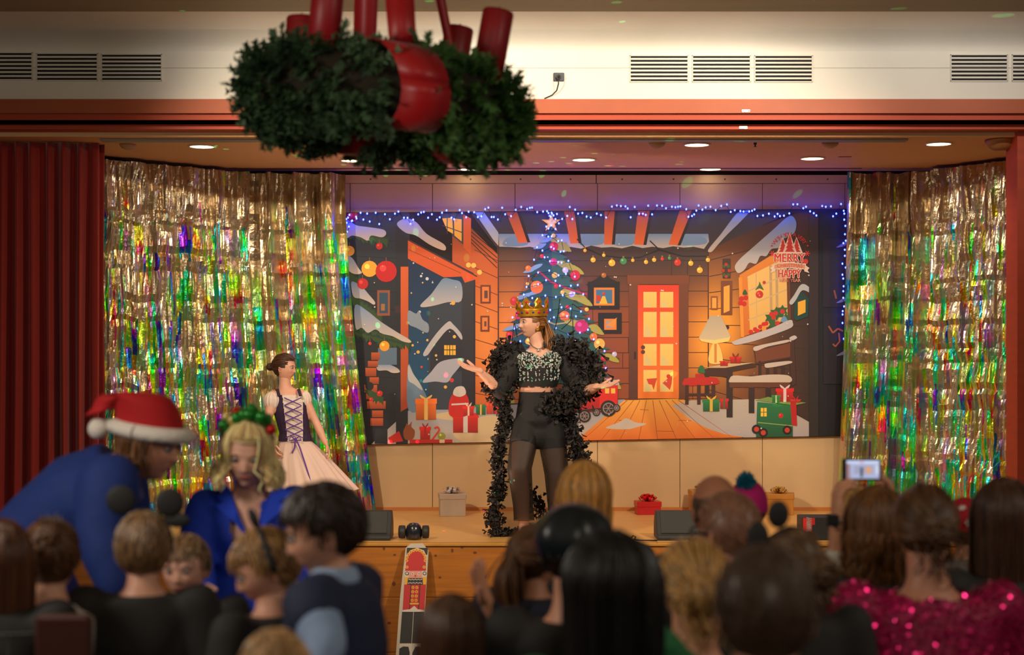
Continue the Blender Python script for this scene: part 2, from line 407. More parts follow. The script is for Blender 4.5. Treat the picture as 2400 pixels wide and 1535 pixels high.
# socket with plug and cable, two fixings on the beam
t = thing('wall_socket', 'black wall socket with plug and dangling black cable above the beam', 'socket', P(1309, 191, VD))
a = P(1297, 191, VD); c = P(1322, 171, VD); M_blk = mat('black_plastic', (.012, .012, .013), .4)
b = MB(); b.bbox(a.x, c.x, VD - .014, VD, a.z, c.z, .003); b.build('socket_plate', M_blk, t)
b = MB(); q = P(1309, 182, VD - .014); b.lathe([(.018, 0), (.018, .03), (.010, .04), (.008, .055)], 14, M=Matrix.Rotation(R(90), 3, 'X'), c=q); b.build('plug', M_blk, t, True)
b = MB(); b.tube([P(1309, 184, VD - .06), P(1309, 196, VD - .055), P(1305, 212, VD - .03), P(1294, 223, VD - .012), P(1276, 231, VD - .01)], .0045, 6); b.build('cable', M_blk, t, True)
M_metal = mat('zinc', rgb(170, 165, 150), .35, .9)
for px, py, d, lab in ((1748, 260, 10.72, 'small zinc fixing bracket on the lit terracotta fascia'), (1742, 299, 10.84, 'small worn metal plate on the dark moulding under the fascia')):
    q = P(px, py, d); t = thing('fixing_bracket', lab, 'bracket', q)
    b = MB(); b.bbox(q.x - .03, q.x + .03, d - .006, d, q.z - .011, q.z + .011, .002); b.build('plate', M_metal, t)
    for dx in (-.02, .02):
        b = MB(); b.ball(q + Vector((dx, -.007, 0)), .005, 8, 5); b.build('screw', M_metal, t)
# ------------------------------------------------------------------ red stage curtain
M_red = mat('red_velvet', rgb(150, 26, 6), .75, noise=.08, nscale=5, sheen=.25)
def lerp_path(path, u):
    L = [0]
    for a, c in zip(path[:-1], path[1:]): L.append(L[-1] + math.dist(a, c))
    s = u * L[-1]
    for i in range(len(path) - 1):
        if s <= L[i + 1] + 1e-9:
            k = (s - L[i]) / (L[i + 1] - L[i]); a, c = path[i], path[i + 1]
            t = Vector((c[0] - a[0], c[1] - a[1], 0)).normalized()
            return Vector((a[0] + (c[0] - a[0]) * k, a[1] + (c[1] - a[1]) * k, 0)), Vector((t.y, -t.x, 0))
    return Vector((*path[-1], 0)), Vector((0, -1, 0))
def drape(path, z0, z1, folds, amp, seed, nu=240, nv=30):
    rr = random.Random(seed); ph = [rr.uniform(-.5, .5) for _ in range(folds + 3)]; am = [rr.uniform(.6, 1.25) for _ in range(folds + 3)]
    def fn(u, v):
        p, n = lerp_path(path, u); k = u * folds; i = int(k); f = k - i
        w = (am[i] * (1 - f) + am[i + 1] * f)
        s = math.sin(2 * math.pi * (k + ph[i] * .35 * (1 - f) + ph[i + 1] * .35 * f + .06 * math.sin(v * 3 + i)))
        a = amp * w * (.55 + .45 * (1 - v))
        q = p + n * (a * (abs(s) ** .8 * (1 if s > 0 else -1)))
        q.z = z0 + (z1 - z0) * v; return q
    b = MB(); b.grid(fn, nu, nv); return b
xr = P(231, 0, 11.3).x
b = drape([(-4.6, 11.28), (xr - .30, 11.28), (xr - .05, 11.33), (xr + .02, 11.40)], STZ + .01, SC - .002, 15, .07, 5, 340, 24)
o = b.build('stage_curtain', M_red, None, True); o.modifiers.new('s', 'SOLIDIFY').thickness = .004
tag(o, 'dark red velvet stage curtain hanging in folds at the left', 'curtain')

# ------------------------------------------------------------------ holographic foil curtains
def foil_material():
    m = bpy.data.materials.new('holographic_foil'); m.use_nodes = True; nt = m.node_tree; n = nt.nodes; L = nt.links; b = n['Principled BSDF']
    b.inputs['Metallic'].default_value = .80; b.inputs['Roughness'].default_value = .26
    a = n.new('ShaderNodeAttribute'); a.attribute_name = 'Col'; sx = n.new('ShaderNodeSeparateColor'); L.new(a.outputs['Color'], sx.inputs[0])
    tc = n.new('ShaderNodeTexCoord'); mp = n.new('ShaderNodeMapping'); mp.inputs['Scale'].default_value = (9, 9, 2.5)
    L.new(tc.outputs['Object'], mp.inputs['Vector'])
    tx = n.new('ShaderNodeTexNoise'); tx.inputs['Scale'].default_value = 1.6; tx.inputs['Detail'].default_value = 3; L.new(mp.outputs[0], tx.inputs['Vector'])
    # reflected rainbow painted into the base colour, its hue drifting along each streak
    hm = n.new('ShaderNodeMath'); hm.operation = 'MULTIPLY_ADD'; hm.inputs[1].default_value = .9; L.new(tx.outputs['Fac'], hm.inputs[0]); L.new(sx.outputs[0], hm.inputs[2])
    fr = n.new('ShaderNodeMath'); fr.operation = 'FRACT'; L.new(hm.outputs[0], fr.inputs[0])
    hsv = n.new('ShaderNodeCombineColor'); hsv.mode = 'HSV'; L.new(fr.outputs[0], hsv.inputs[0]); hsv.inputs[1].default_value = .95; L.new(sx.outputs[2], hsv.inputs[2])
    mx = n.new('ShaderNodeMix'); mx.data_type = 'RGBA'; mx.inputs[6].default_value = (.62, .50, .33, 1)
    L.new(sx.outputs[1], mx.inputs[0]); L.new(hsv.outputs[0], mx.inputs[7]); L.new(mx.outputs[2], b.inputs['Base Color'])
    t3 = n.new('ShaderNodeTexNoise'); t3.inputs['Scale'].default_value = 34; t3.inputs['Detail'].default_value = 2; L.new(tc.outputs['Object'], t3.inputs['Vector'])
    bp = n.new('ShaderNodeBump'); bp.inputs['Strength'].default_value = .30; bp.inputs['Distance'].default_value = .012; L.new(t3.outputs['Fac'], bp.inputs['Height']); L.new(bp.outputs[0], b.inputs['Normal'])
    return m
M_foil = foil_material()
def foil(path_t, path_b, z0, z1, nu, gather, seed, label, folds):
    rr = random.Random(seed); rows = 16; sub = 4; nv = rows * sub; cell = 9
    NC = nu // cell
    cw = [[rr.gauss(0, 1) for _ in range(NC + 3)] for _ in range(rows + 2)]
    strip = [[rr.gauss(0, 1) for _ in range(nu + 2)] for _ in range(rows + 2)]
    for r_ in range(1, rows + 2):                       # creases run on from row to row, changing slowly
        for k in range(nu + 2): strip[r_][k] = .55 * strip[r_ - 1][k] + .83 * strip[r_][k]
    jit = [[rr.gauss(0, 1) for _ in range(nu + 2)] for _ in range(nv + 2)]
    wob = [rr.uniform(-.25, .25) for _ in range(NC + 3)]
    phs = [rr.uniform(0, 6.28) for _ in range(6)]
    rowv = [0] + sorted((k + rr.uniform(-.28, .28)) / rows for k in range(1, rows)) + [1]
    def fn(u, v):
        dv0 = round(v * nv); i0 = min(dv0 // sub, rows - 1); v = rowv[i0] + (rowv[i0 + 1] - rowv[i0]) * (dv0 / sub - i0)
        p, n = lerp_path(path_t, u); q, n2 = lerp_path(path_b, u); p = p.lerp(q, (1 - v) ** 1.6); n = n.lerp(n2, 1 - v).normalized()
        g = gather(u); tp_ = max(0, (v - .8) / .2) ** 1.5
        f = g * .055 * math.sin(2 * math.pi * folds * u + phs[0] + .8 * math.sin(v * 4 + phs[1])) + g * .03 * math.sin(2 * math.pi * folds * 2.3 * u + phs[2] + 1.2 * v) + .014 * tp_ * math.sin(2 * math.pi * folds * 3.3 * u)
        du = round(u * nu); dv = dv0; i = dv // sub; fr_ = (dv % sub) / sub
        cu = du / cell; j = int(cu); fu = cu - j
        a = (cw[i][j] * (1 - fu) + cw[i][j + 1] * fu) * (1 - fr_) + (cw[i + 1][j] * (1 - fu) + cw[i + 1][j + 1] * fu) * fr_
        st = strip[i][du] * (1 - fr_) + strip[i + 1][du] * fr_
        crease = (.010 * max(0, cw[i][j] + .6)) if dv % sub == 0 else 0
        p = p + n * (f + a * .014 + st * .0085 - crease * (1 - tp_) + jit[dv][du] * .0015)
        w = wob[j] * (1 - fu) + wob[j + 1] * fu
        p.z = z0 + (z1 - z0) * max(0, min(1, v + (w * .03 + jit[dv][(du * 3) % nu] * .0012) * (1 if 0 < dv < nv else 0)))
        return p
    H = {}; wid = []; q_ = 0
    for k in range(nu + 1):
        if rr.random() < .42: q_ += 1
        wid.append(q_)
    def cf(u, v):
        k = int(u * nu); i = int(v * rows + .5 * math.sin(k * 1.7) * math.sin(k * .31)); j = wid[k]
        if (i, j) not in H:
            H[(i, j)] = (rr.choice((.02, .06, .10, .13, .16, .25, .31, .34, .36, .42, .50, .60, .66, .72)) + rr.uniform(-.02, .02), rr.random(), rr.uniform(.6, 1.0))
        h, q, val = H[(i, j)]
        vivid = min(1, max(0, (.90 - v) / .30))  # painted reflections: rainbow lower down, fading to plain gold near the top
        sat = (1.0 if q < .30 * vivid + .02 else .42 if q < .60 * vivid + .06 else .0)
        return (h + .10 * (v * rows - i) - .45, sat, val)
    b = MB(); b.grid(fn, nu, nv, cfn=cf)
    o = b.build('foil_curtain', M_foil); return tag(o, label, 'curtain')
zt = SC - .03
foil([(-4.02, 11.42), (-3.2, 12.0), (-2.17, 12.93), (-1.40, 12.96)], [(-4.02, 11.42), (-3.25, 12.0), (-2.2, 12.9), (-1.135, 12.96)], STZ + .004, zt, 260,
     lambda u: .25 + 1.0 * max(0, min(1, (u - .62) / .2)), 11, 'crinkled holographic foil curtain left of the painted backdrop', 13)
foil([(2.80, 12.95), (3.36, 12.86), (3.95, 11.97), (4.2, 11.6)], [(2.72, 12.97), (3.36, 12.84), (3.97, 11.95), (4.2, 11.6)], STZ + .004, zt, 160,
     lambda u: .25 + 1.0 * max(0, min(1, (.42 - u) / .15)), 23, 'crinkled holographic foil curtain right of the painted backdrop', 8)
# ------------------------------------------------------------------ printed backdrop banner (flat print on fabric)
BD = 13.24
bd = thing('backdrop_banner', 'large printed fabric backdrop of a snowy log cabin room at Christmas', 'backdrop', P(1395, 1030, BD))
M_print = mat('fabric_print', attr=True, rough=.62, bump=.12, bscale=5)
def bot(px): return 1042 - (px - 878) * 20 / 1105
def top(px): return 498 - (px - 810) * 9 / 1175
b = MB(); x0, x1 = 806, 1984
vs = [P(x0, top(x0), BD + .003), P(x1, top(x1), BD + .003), P(x1, bot(x1), BD + .003), P(x0, bot(x0), BD + .003)]; vs += [p + Vector((0, .006, 0)) for p in vs]
b.add(vs, [(3, 2, 1, 0), (4, 5, 6, 7), (0, 1, 5, 4), (1, 2, 6, 5), (2, 3, 7, 6), (3, 0, 4, 7)]); b.build('fabric', mat('backdrop_fabric', rgb(40, 34, 34), .8), bd)
pr = MB()
LAY = [0]
CNT = [0]
def nxt(): LAY[0] += 1
def Q(px, py):
    py = max(top(px) + 1, min(bot(px) - 1, py)); return P(px, py, BD - CNT[0] * .000015)
def pg(pts, col, col2=None, axis=1):
    """flat shape; col2 gives the far end of a printed colour blend along the axis"""
    CNT[0] += 1; pts2 = [Q(*p) for p in pts]; a = 0.0
    for i in range(len(pts)): a += pts[i][0] * pts[(i + 1) % len(pts)][1] - pts[(i + 1) % len(pts)][0] * pts[i][1]
    if col2 is None: cc = rgb(*col)
    else:
        lo = min(p[axis] for p in pts); hi = max(p[axis] for p in pts)
        cc = [lerp3(rgb(*col), rgb(*col2), (p[axis] - lo) / (hi - lo)) for p in pts]
    idx = list(range(len(pts)))
    if a > 0: idx.reverse()
    if isinstance(cc, list): cc = [cc[i] for i in idx]
    pr.add(pts2, [tuple(idx)], None); pr.c[-1] = cc
def rc(x0, y0, x1, y1, col, col2=None, axis=1): pg([(x0, y0), (x1, y0), (x1, y1), (x0, y1)], col, col2, axis)
def disc(x, y, r, col, hl=True, n=16, ry=None):
    ry = ry or r
    pg([(x + r * math.cos(2 * math.pi * k / n), y + ry * math.sin(2 * math.pi * k / n)) for k in range(n)], col)
    if hl:
        nxt(); pg([(x - r * .3 + r * .32 * math.cos(2 * math.pi * k / 10), y - ry * .3 + ry * .32 * math.sin(2 * math.pi * k / 10)) for k in range(10)], tuple(min(255, int(c * 1.2 + 40)) for c in col)); LAY[0] -= 1
def line(pts, w, col):
    for a, c in zip(pts[:-1], pts[1:]):
        dx, dy = c[0] - a[0], c[1] - a[1]; l = math.hypot(dx, dy) or 1; nx, ny = -dy / l * w / 2, dx / l * w / 2
        pg([(a[0] + nx, a[1] + ny), (c[0] + nx, c[1] + ny), (c[0] - nx, c[1] - ny), (a[0] - nx, a[1] - ny)], col)
def field(quad, nu, nv, cf):
    (ax, ay), (bx, by), (cx, cy), (dx, dy) = quad
    def pt(u, v):
        x = (ax * (1 - u) + bx * u) * (1 - v) + (dx * (1 - u) + cx * u) * v; y = (ay * (1 - u) + by * u) * (1 - v) + (dy * (1 - u) + cy * u) * v; return x, y
    CNT[0] += 1; o = len(pr.v)
    for j in range(nv + 1):
        for i in range(nu + 1): pr.v.append(tuple(Q(*pt(i / nu, j / nv))))
    for j in range(nv):
        for i in range(nu):
            a = o + j * (nu + 1) + i; pr.f.append((a + nu + 1, a + nu + 2, a + 1, a))
            pr.c.append([rgb(*cf(*pt(*q))) for q in ((i / nu, (j + 1) / nv), ((i + 1) / nu, (j + 1) / nv), ((i + 1) / nu, j / nv), (i / nu, j / nv))])
def glow(x, y, cx, cy, rx, ry): return math.exp(-((x - cx) / rx) ** 2 - ((y - cy) / ry) ** 2)
def mixc(a, c, t): t = max(0, min(1, t)); return tuple(a[i] + (c[i] - a[i]) * t for i in range(3))
def blob(pts, k=4):
    """closed smooth outline through points"""
    out = []; n = len(pts)
    for i in range(n):
        p0, p1, p2, p3 = pts[i - 1], pts[i], pts[(i + 1) % n], pts[(i + 2) % n]
        for s in range(k):
            t = s / k
            out.append(tuple(.5 * (2 * p1[q] + (p2[q] - p0[q]) * t + (2 * p0[q] - 5 * p1[q] + 4 * p2[q] - p3[q]) * t * t + (3 * p1[q] - p0[q] - 3 * p2[q] + p3[q]) * t ** 3) for q in (0, 1)))
    return out
OR = (226, 104, 34); BRN = (104, 58, 36); DK = (44, 38, 40)
# --- room walls
def backwall(x, y):
    c = mixc((66, 46, 42), (150, 74, 36), (y - 600) / 140)
    c = mixc(c, (236, 136, 44), 1.1 * glow(x, y, 1195, 800, 70, 150)); c = mixc(c, (246, 158, 48), 1.1 * glow(x, y, 1665, 800, 65, 110)); return c
field([(1165, 560), (1662, 560), (1662, 945), (1165, 945)], 30, 22, backwall)
def rightwall(x, y):
    c = mixc((112, 62, 34), (58, 38, 32), (x - 1740) / 160); c = mixc(c, (70, 40, 30), (620 - y) / 90)
    return mixc(c, (250, 160, 48), 1.15 * glow(x, y, 1680, 770, 75, 120))
field([(1660, 575), (1920, 480), (1920, 1030), (1660, 940)], 22, 24, rightwall)
def leftwall(x, y): return mixc(mixc((196, 84, 32), (240, 140, 52), glow(x, y, 1140, 800, 60, 150)), (96, 52, 34), (590 - y) / 90)
field([(1060, 490), (1170, 600), (1170, 962), (1060, 962)], 12, 24, leftwall)
rc(806, 480, 960, 1050, (38, 44, 56), (30, 28, 32))
pg([(957, 560), (1110, 640), (1110, 965), (957, 965)], (14, 30, 66), (22, 84, 120))
rc(1915, 480, 1990, 1050, (20, 20, 34), (24, 20, 22))
pg([(1100, 490), (1990, 470), (1850, 500), (1662, 585), (1168, 585)], (40, 40, 52), (66, 54, 56))
nxt()
# plank joints
for k in range(10): line([(1168, 612 + 36 * k), (1660, 610 + 36 * k)], 1.6, (46, 26, 20))
for k in range(9): line([(1662, 610 + 38 * k), (1916, 545 + 55 * k)], 1.8, (60, 32, 20))
for k in range(9): line([(1112, 585 + 42 * k), (1168, 612 + 40 * k)], 1.8, (120, 52, 22))
for k in range(12): line([(830, 560 + 40 * k), (935, 566 + 40 * k)], 1.6, (20, 22, 28))
line([(1168, 560), (1168, 950)], 3, (70, 34, 20)); line([(1660, 590), (1660, 935)], 2.5, (70, 34, 20))
rnd = random.Random(4)
for k in range(26): x = rnd.uniform(1175, 1650); y = 612 + 36 * rnd.randrange(9); line([(x, y), (x, y + 36)], 1.4, (60, 32, 22))
for k in range(40): disc(rnd.uniform(962, 1080), rnd.uniform(600, 900), rnd.choice((1.5, 2, 3, 4)), rnd.choice(((215, 220, 225), (235, 190, 90))), False, 8)
# floor
pg([(1350, 1050), (1460, 938), (1600, 934), (1740, 1050)], (246, 172, 70), (226, 112, 36))
pg([(957, 962), (1170, 950), (1465, 936), (1350, 1050), (870, 1050)], (150, 160, 178), (196, 178, 160))
pg([(1575, 950), (1620, 938), (1800, 935), (1916, 1000), (1916, 1050), (1745, 1050), (1700, 1018), (1660, 1005), (1620, 985)], (190, 176, 160), (176, 166, 168))
nxt()
for k in range(9): line([(1470 + 15 * k, 938), (1365 + 44 * k, 1050)], 1.5, (170, 84, 26))
for x, y, l in ((1450, 985, 30), (1540, 1010, 40), (1500, 960, 20), (1590, 985, 30)): line([(x, y), (x + l, y + 1)], 1.3, (170, 84, 26))
pg(blob([(1420, 1003), (1450, 990), (1468, 980), (1490, 990), (1515, 993), (1490, 1002), (1468, 1006)]), (204, 188, 172))
for p in ([(1060, 1010), (1100, 985), (1165, 975), (1170, 1030), (1090, 1036)], [(1010, 975), (1060, 965), (1060, 985)]): pg(blob(p), (214, 186, 140))
# --- rafters and snow ledge on the back wall
pg([(1168, 548), (1660, 548), (1662, 566)] + [(1650 - 24 * k, 582 - (5 if k % 2 else 0) + rnd.uniform(-2, 2)) for k in range(20)] + [(1170, 578)], (112, 146, 176), (206, 190, 172))
nxt()
for p in ([(1180, 576), (1190, 556), (1230, 552), (1235, 574)], [(1360, 574), (1370, 550), (1410, 552), (1412, 572)], [(1440, 574), (1450, 552), (1490, 556), (1480, 574)], [(1590, 574), (1610, 552), (1650, 556), (1652, 572)]): pg(blob(p), (120, 150, 178))
for a in ([(1186, 497), (1212, 497), (1236, 568), (1216, 570)], [(1322, 495), (1346, 495), (1356, 570), (1337, 571)], [(1417, 495), (1441, 495), (1434, 573), (1416, 573)], [(1495, 494), (1523, 494), (1508, 574), (1486, 573)], [(1593, 493), (1621, 493), (1588, 575), (1567, 573)]):
    pg(a, (164, 76, 40), (238, 108, 44)); s = [(x + 7, y) for x, y in a]; pg([a[1], s[1], s[2], a[2]], (40, 28, 30))
pg([(1112, 497), (1134, 497), (1168, 545), (1168, 576), (1156, 562)], (120, 154, 184), (196, 190, 186))
for k in range(5): line([(1060 + 8 * k, 500 + 14 * k), (1165, 580 + 12 * k)], 1.8, (50, 30, 24))
# attic window
pg([(1030, 500), (1088, 500), (1088, 575), (1060, 552)], (60, 66, 72)); nxt()
pg([(1036, 512), (1060, 510), (1062, 548), (1048, 540)], (250, 186, 60)); pg([(1064, 512), (1082, 514), (1082, 566), (1065, 552)], (244, 176, 58))
pg([(1086, 502), (1104, 512), (1104, 598), (1086, 580)], (214, 94, 36)); line([(1048, 505), (1048, 548)], 2, (60, 66, 72)); line([(1036, 528), (1084, 545)], 2, (60, 66, 72))
# roof snow upper left
pg(blob([(930, 525), (950, 512), (975, 520), (1000, 548), (1040, 572), (1044, 586), (1030, 584), (1005, 572), (975, 552), (950, 545)]), (150, 160, 178), (214, 184, 156))
# door opening at left
pg([(928, 530), (956, 560), (956, 1040), (928, 1040)], (34, 34, 40)); nxt()
pg([(939, 625), (957, 625), (957, 955), (939, 965)], (226, 100, 40), (170, 70, 34))
pg([(956, 562), (1120, 650), (1120, 664), (1090, 664), (1082, 648), (1040, 650), (956, 606)], (224, 92, 34)); nxt()
line([(958, 585), (1080, 640)], 1.5, (150, 56, 20)); line([(956, 562), (1118, 648)], 3, (90, 42, 26))
pg([(1082, 665), (1114, 655), (1114, 950), (1082, 950)], (52, 52, 58), (38, 36, 40)); line([(1112, 656), (1112, 948)], 2.5, (26, 24, 28))
for x, y in ((1098, 621), (1110, 622), (1124, 638)): disc(x, y, 6, (255, 200, 90), False, 12)
# houses in the doorway
pg([(1004, 718), (1082, 700), (1082, 960), (1004, 960)], (54, 62, 74)); nxt()
pg(blob([(986, 714), (1010, 690), (1026, 668), (1040, 652), (1060, 655), (1081, 664), (1081, 705), (1050, 708), (1018, 716), (992, 720)]), (112, 146, 176), (196, 186, 180))
pg(blob([(957, 728), (975, 735), (982, 728), (990, 748), (1004, 760), (1002, 780), (975, 768), (957, 758)]), (140, 152, 168)); pg([(1008, 815), (1053, 768), (1082, 790), (1082, 870), (1008, 870)], (40, 42, 50)); nxt()
pg(blob([(992, 828), (1020, 785), (1050, 754), (1062, 760), (1081, 782), (1081, 796), (1055, 770), (1025, 800), (1002, 832)]), (190, 186, 186))
rc(1041, 809, 1068, 832, (250, 190, 60)); nxt(); line([(1054, 809), (1054, 832)], 2, (60, 50, 40)); line([(1041, 820), (1068, 820)], 2, (60, 50, 40)); line([(1048, 809), (1048, 832)], 1.2, (60, 50, 40)); line([(1061, 809), (1061, 832)], 1.2, (60, 50, 40))
pg(blob([(990, 896), (1010, 872), (1032, 848), (1070, 840), (1088, 842), (1075, 862), (1060, 880), (1048, 896), (1020, 894)]), (176, 176, 186))
pg(blob([(957, 855), (970, 880), (985, 900), (1000, 930), (1002, 955), (957, 960)]), (110, 136, 160)); nxt(); pg(blob([(957, 855), (970, 878), (984, 898), (990, 915), (970, 900), (957, 890)]), (190, 188, 186))
for x, y, r, c in ((1059, 891, 5, (220, 60, 40)), (1044, 907, 4, (240, 180, 70)), (1062, 710, 5, (240, 180, 70)), (980, 825, 4, (240, 180, 70)), (1065, 789, 4, (240, 190, 90)), (1022, 833, 3, (240, 190, 90)), (988, 860, 3, (220, 70, 50))): disc(x, y, r, c, False, 10)
# left wall: fir branches with snow, baubles, bricks, window
def fir(x0, y0, x1, y1, w, c):
    n = 9
    for k in range(n):
        t = k / (n - 1); x = x0 + (x1 - x0) * t; y = y0 + (y1 - y0) * t
        pg([(x - 9, y - 5), (x + 9, y - 4), (x + rnd.uniform(-6, 10), y + w * rnd.uniform(.6, 1.1))], c)
for a in ((812, 545, 905, 560, 24), (812, 640, 850, 660, 24), (818, 690, 890, 740, 26), (830, 765, 958, 800, 26), (835, 780, 940, 806, 18)):
    fir(*a, (34, 62, 40)); fir(a[0] + 3, a[1] + 4, a[2] - 6, a[3] + 4, a[4] * .7, (52, 78, 36))
nxt()
for p in ([(810, 515), (835, 528), (862, 532), (898, 538), (905, 548), (895, 556), (870, 552), (862, 564), (845, 556), (825, 552), (812, 556)], [(812, 600), (826, 605), (840, 628), (848, 640), (830, 642), (815, 630)],
          [(824, 660), (848, 672), (866, 692), (879, 708), (876, 714), (862, 706), (846, 700), (828, 694)], [(832, 715), (860, 728), (890, 752), (930, 778), (960, 796), (962, 803), (944, 800), (920, 788), (896, 782), (880, 772), (862, 780), (848, 768), (834, 770)],
          [(884, 855), (905, 852), (930, 862), (937, 872), (920, 874), (906, 868), (886, 868)]):
    pg(blob(p), (120, 150, 186), (214, 192, 172))
rc(884, 680, 914, 740, (150, 84, 58)); nxt(); rc(889, 686, 909, 734, (44, 76, 96)); rc(886, 815, 930, 855, (96, 118, 140)); rc(893, 712, 902, 728, (170, 110, 60))
for k, (x, y, w, h) in enumerate(((870, 826, 20, 18), (862, 846, 24, 14), (856, 862, 26, 20), (866, 884, 22, 16), (854, 902, 30, 18), (860, 940, 44, 18), (872, 962, 26, 16), (868, 980, 30, 18), (858, 922, 22, 14))):
    rc(x, y, x + w, y + h, (206, 92, 40), (150, 64, 34))
fir(862, 918, 890, 934, 18, (52, 78, 40)); disc(890, 922, 7, (206, 40, 30)); disc(866, 905, 10, (30, 30, 34), False); disc(870, 936, 5, (206, 40, 30))
nxt()
for x, y, r, c in ((866, 630, 19, (250, 176, 50)), (905, 636, 25, (206, 26, 24)), (850, 665, 13, (200, 28, 26)), (901, 811, 12, (248, 164, 46)), (826, 507, 13, (190, 24, 24)), (889, 577, 8, (206, 40, 28)), (819, 588, 12, (238, 160, 60)), (867, 805, 4, (220, 50, 40))):
    disc(x, y, r, c); line([(x, y - r - 8), (x, y - r)], 2, (120, 90, 50))
nxt()
# framed pictures on the left wall, lantern
for a in ((1126, 668, 1150, 711), (1126, 740, 1147, 777)):
    rc(*a, (120, 54, 30)); nxt(); rc(a[0] + 4, a[1] + 4, a[2] - 4, a[3] - 4, (232, 132, 56)); nxt(); rc(a[0] + 9, a[1] + 13, a[2] - 7, a[3] - 12, (104, 62, 50))
# --- gifts on the left
def gift(x0, y0, x1, y1, c, rib, bow=True):
    cx = (x0 + x1) / 2; rc(x0, y0 + (y1 - y0) * .22, x1, y1, c, tuple(int(q * .75) for q in c)); rc(x0 - 2, y0, x1 + 2, y0 + (y1 - y0) * .24, tuple(min(255, int(q * 1.08)) for q in c)); nxt()
    rc(cx - (x1 - x0) * .09, y0, cx + (x1 - x0) * .09, y1, rib)
    if bow:
        for s in (-1, 1): pg(blob([(cx, y0), (cx + s * (x1 - x0) * .3, y0 - 9), (cx + s * (x1 - x0) * .22, y0 - 1)]), rib)
gift(975, 934, 1022, 984, (240, 116, 36), (248, 196, 110)); gift(1062, 968, 1120, 1014, (210, 38, 26), (214, 200, 190)); gift(1116, 948, 1138, 972, (52, 120, 70), (244, 180, 70), False); gift(1140, 944, 1154, 970, (230, 80, 40), (214, 60, 40)); gift(1155, 950, 1172, 970, (196, 40, 30), (220, 60, 40))
# plump red sack with pale top standing where the small ornament figure is
pg(blob([(1052, 948), (1060, 925), (1078, 915), (1094, 926), (1100, 950), (1092, 975), (1056, 975)]), (208, 34, 26)); pg(blob([(1062, 924), (1068, 908), (1086, 906), (1092, 922), (1078, 930)]), (216, 204, 190)); nxt()
line([(1058, 948), (1098, 946)], 4, (216, 204, 190)); gift(1086, 952, 1110, 974, (220, 44, 30), (244, 200, 180))
pg(blob([(945, 1012), (952, 995), (950, 990), (958, 996), (965, 988), (964, 1000), (972, 1010), (968, 1028), (950, 1030)]), (150, 76, 36)); gift(985, 1000, 1008, 1032, (214, 40, 28), (180, 24, 20))
line([(1010, 1034), (1030, 1008), (1026, 1000), (1018, 1004)], 4, (222, 60, 40)); disc(1035, 1022, 9, (150, 150, 50)); pg([(910, 1026), (935, 1010), (945, 1034), (915, 1038)], (200, 34, 26)); rc(960, 1030, 1060, 1045, (196, 40, 30)); rc(1030, 1030, 1042, 1045, (230, 196, 150)); rc(878, 1004, 908, 1040, (40, 40, 44))
# --- garland of bulbs
line([(1352, 560), (1371, 580), (1410, 598), (1461, 604), (1500, 603), (1545, 585), (1600, 600), (1660, 600)], 2.5, (30, 26, 28)); line([(1523, 564), (1545, 585)], 2.5, (30, 26, 28)); nxt()
for x, y, r, c in ((1371, 587, 4, 0), (1390, 609, 6, 0), (1415, 598, 4, 0), (1434, 616, 8, 0), (1461, 612, 8, 1), (1483, 610, 4, 0), (1514, 614, 5, 0), (1533, 609, 5, 0), (1552, 607, 4, 2), (1569, 605, 4, 1), (1588, 615, 8, 2), (1619, 617, 6, 0), (1640, 633, 7, 0), (1659, 609, 5, 0)):
    disc(x, y, r, ((255, 186, 62), (70, 140, 84), (216, 50, 34))[c]); rc(x - 2, y - r - 4, x + 2, y - r, (150, 110, 50))
# framed pictures right of the tree
for (a, c, e, f), ic in (((1378, 660, 1452, 725), (64, 120, 150)), ((1402, 733, 1457, 782), (160, 160, 160))):
    rc(a, c, e, f, (26, 24, 26)); nxt(); rc(a + 14, c + 14, e - 12, f - 9, (238, 132, 40)); nxt(); rc(a + 19, c + 19, e - 17, f - 14, ic)
pg([(1372, 668), (1400, 652), (1414, 638), (1430, 652), (1454, 664)], (34, 26, 24)); disc(1415, 645, 6, (180, 104, 40)); nxt()
pg([(1404, 712), (1412, 694), (1418, 694), (1424, 712)], (250, 190, 50)); disc(1415, 688, 4, (200, 50, 40)); rc(1398, 692, 1408, 706, (200, 60, 40)); pg([(1420, 762), (1446, 744), (1440, 768)], (236, 150, 60))
# --- red door with glowing panes
rc(1470, 645, 1615, 666, (128, 66, 36)); rc(1474, 664, 1497, 936, (120, 66, 40), (90, 50, 34)); rc(1590, 664, 1613, 936, (120, 62, 34), (104, 58, 34)); nxt()
rc(1495, 668, 1591, 934, (232, 58, 28), (244, 128, 40)); nxt()
for (x0, x1) in ((1508, 1539), (1547, 1578)):
    for (y0, y1) in ((684, 721), (731, 790), (806, 857), (867, 918)):
        pg([(x0, y0), (x1, y0), (x1, y1), (x0, y1)], (250, 206, 108), (246, 196, 96)); nxt()
        pg(blob([(x0 + 3, y1 - 3), (x0 + 6, (y0 + y1) / 2), (x0 + 12, (y0 + y1) / 2 + 8), (x0 + 20, y1 - 3)]), (226, 200, 130)); LAY[0] -= 1
nxt(); nxt()
pg([(1515, 888), (1540, 886), (1536, 900), (1532, 914), (1528, 902), (1520, 900)], (216, 70, 40)); pg([(1553, 898), (1566, 886), (1576, 880), (1574, 900), (1570, 914), (1560, 904)], (216, 70, 40)); disc(1567, 882, 5, (216, 50, 36), False)
disc(1507, 814, 5, (110, 50, 30), False); disc(1507, 825, 5, (110, 50, 30), False); rc(1486, 824, 1491, 842, (50, 34, 30))
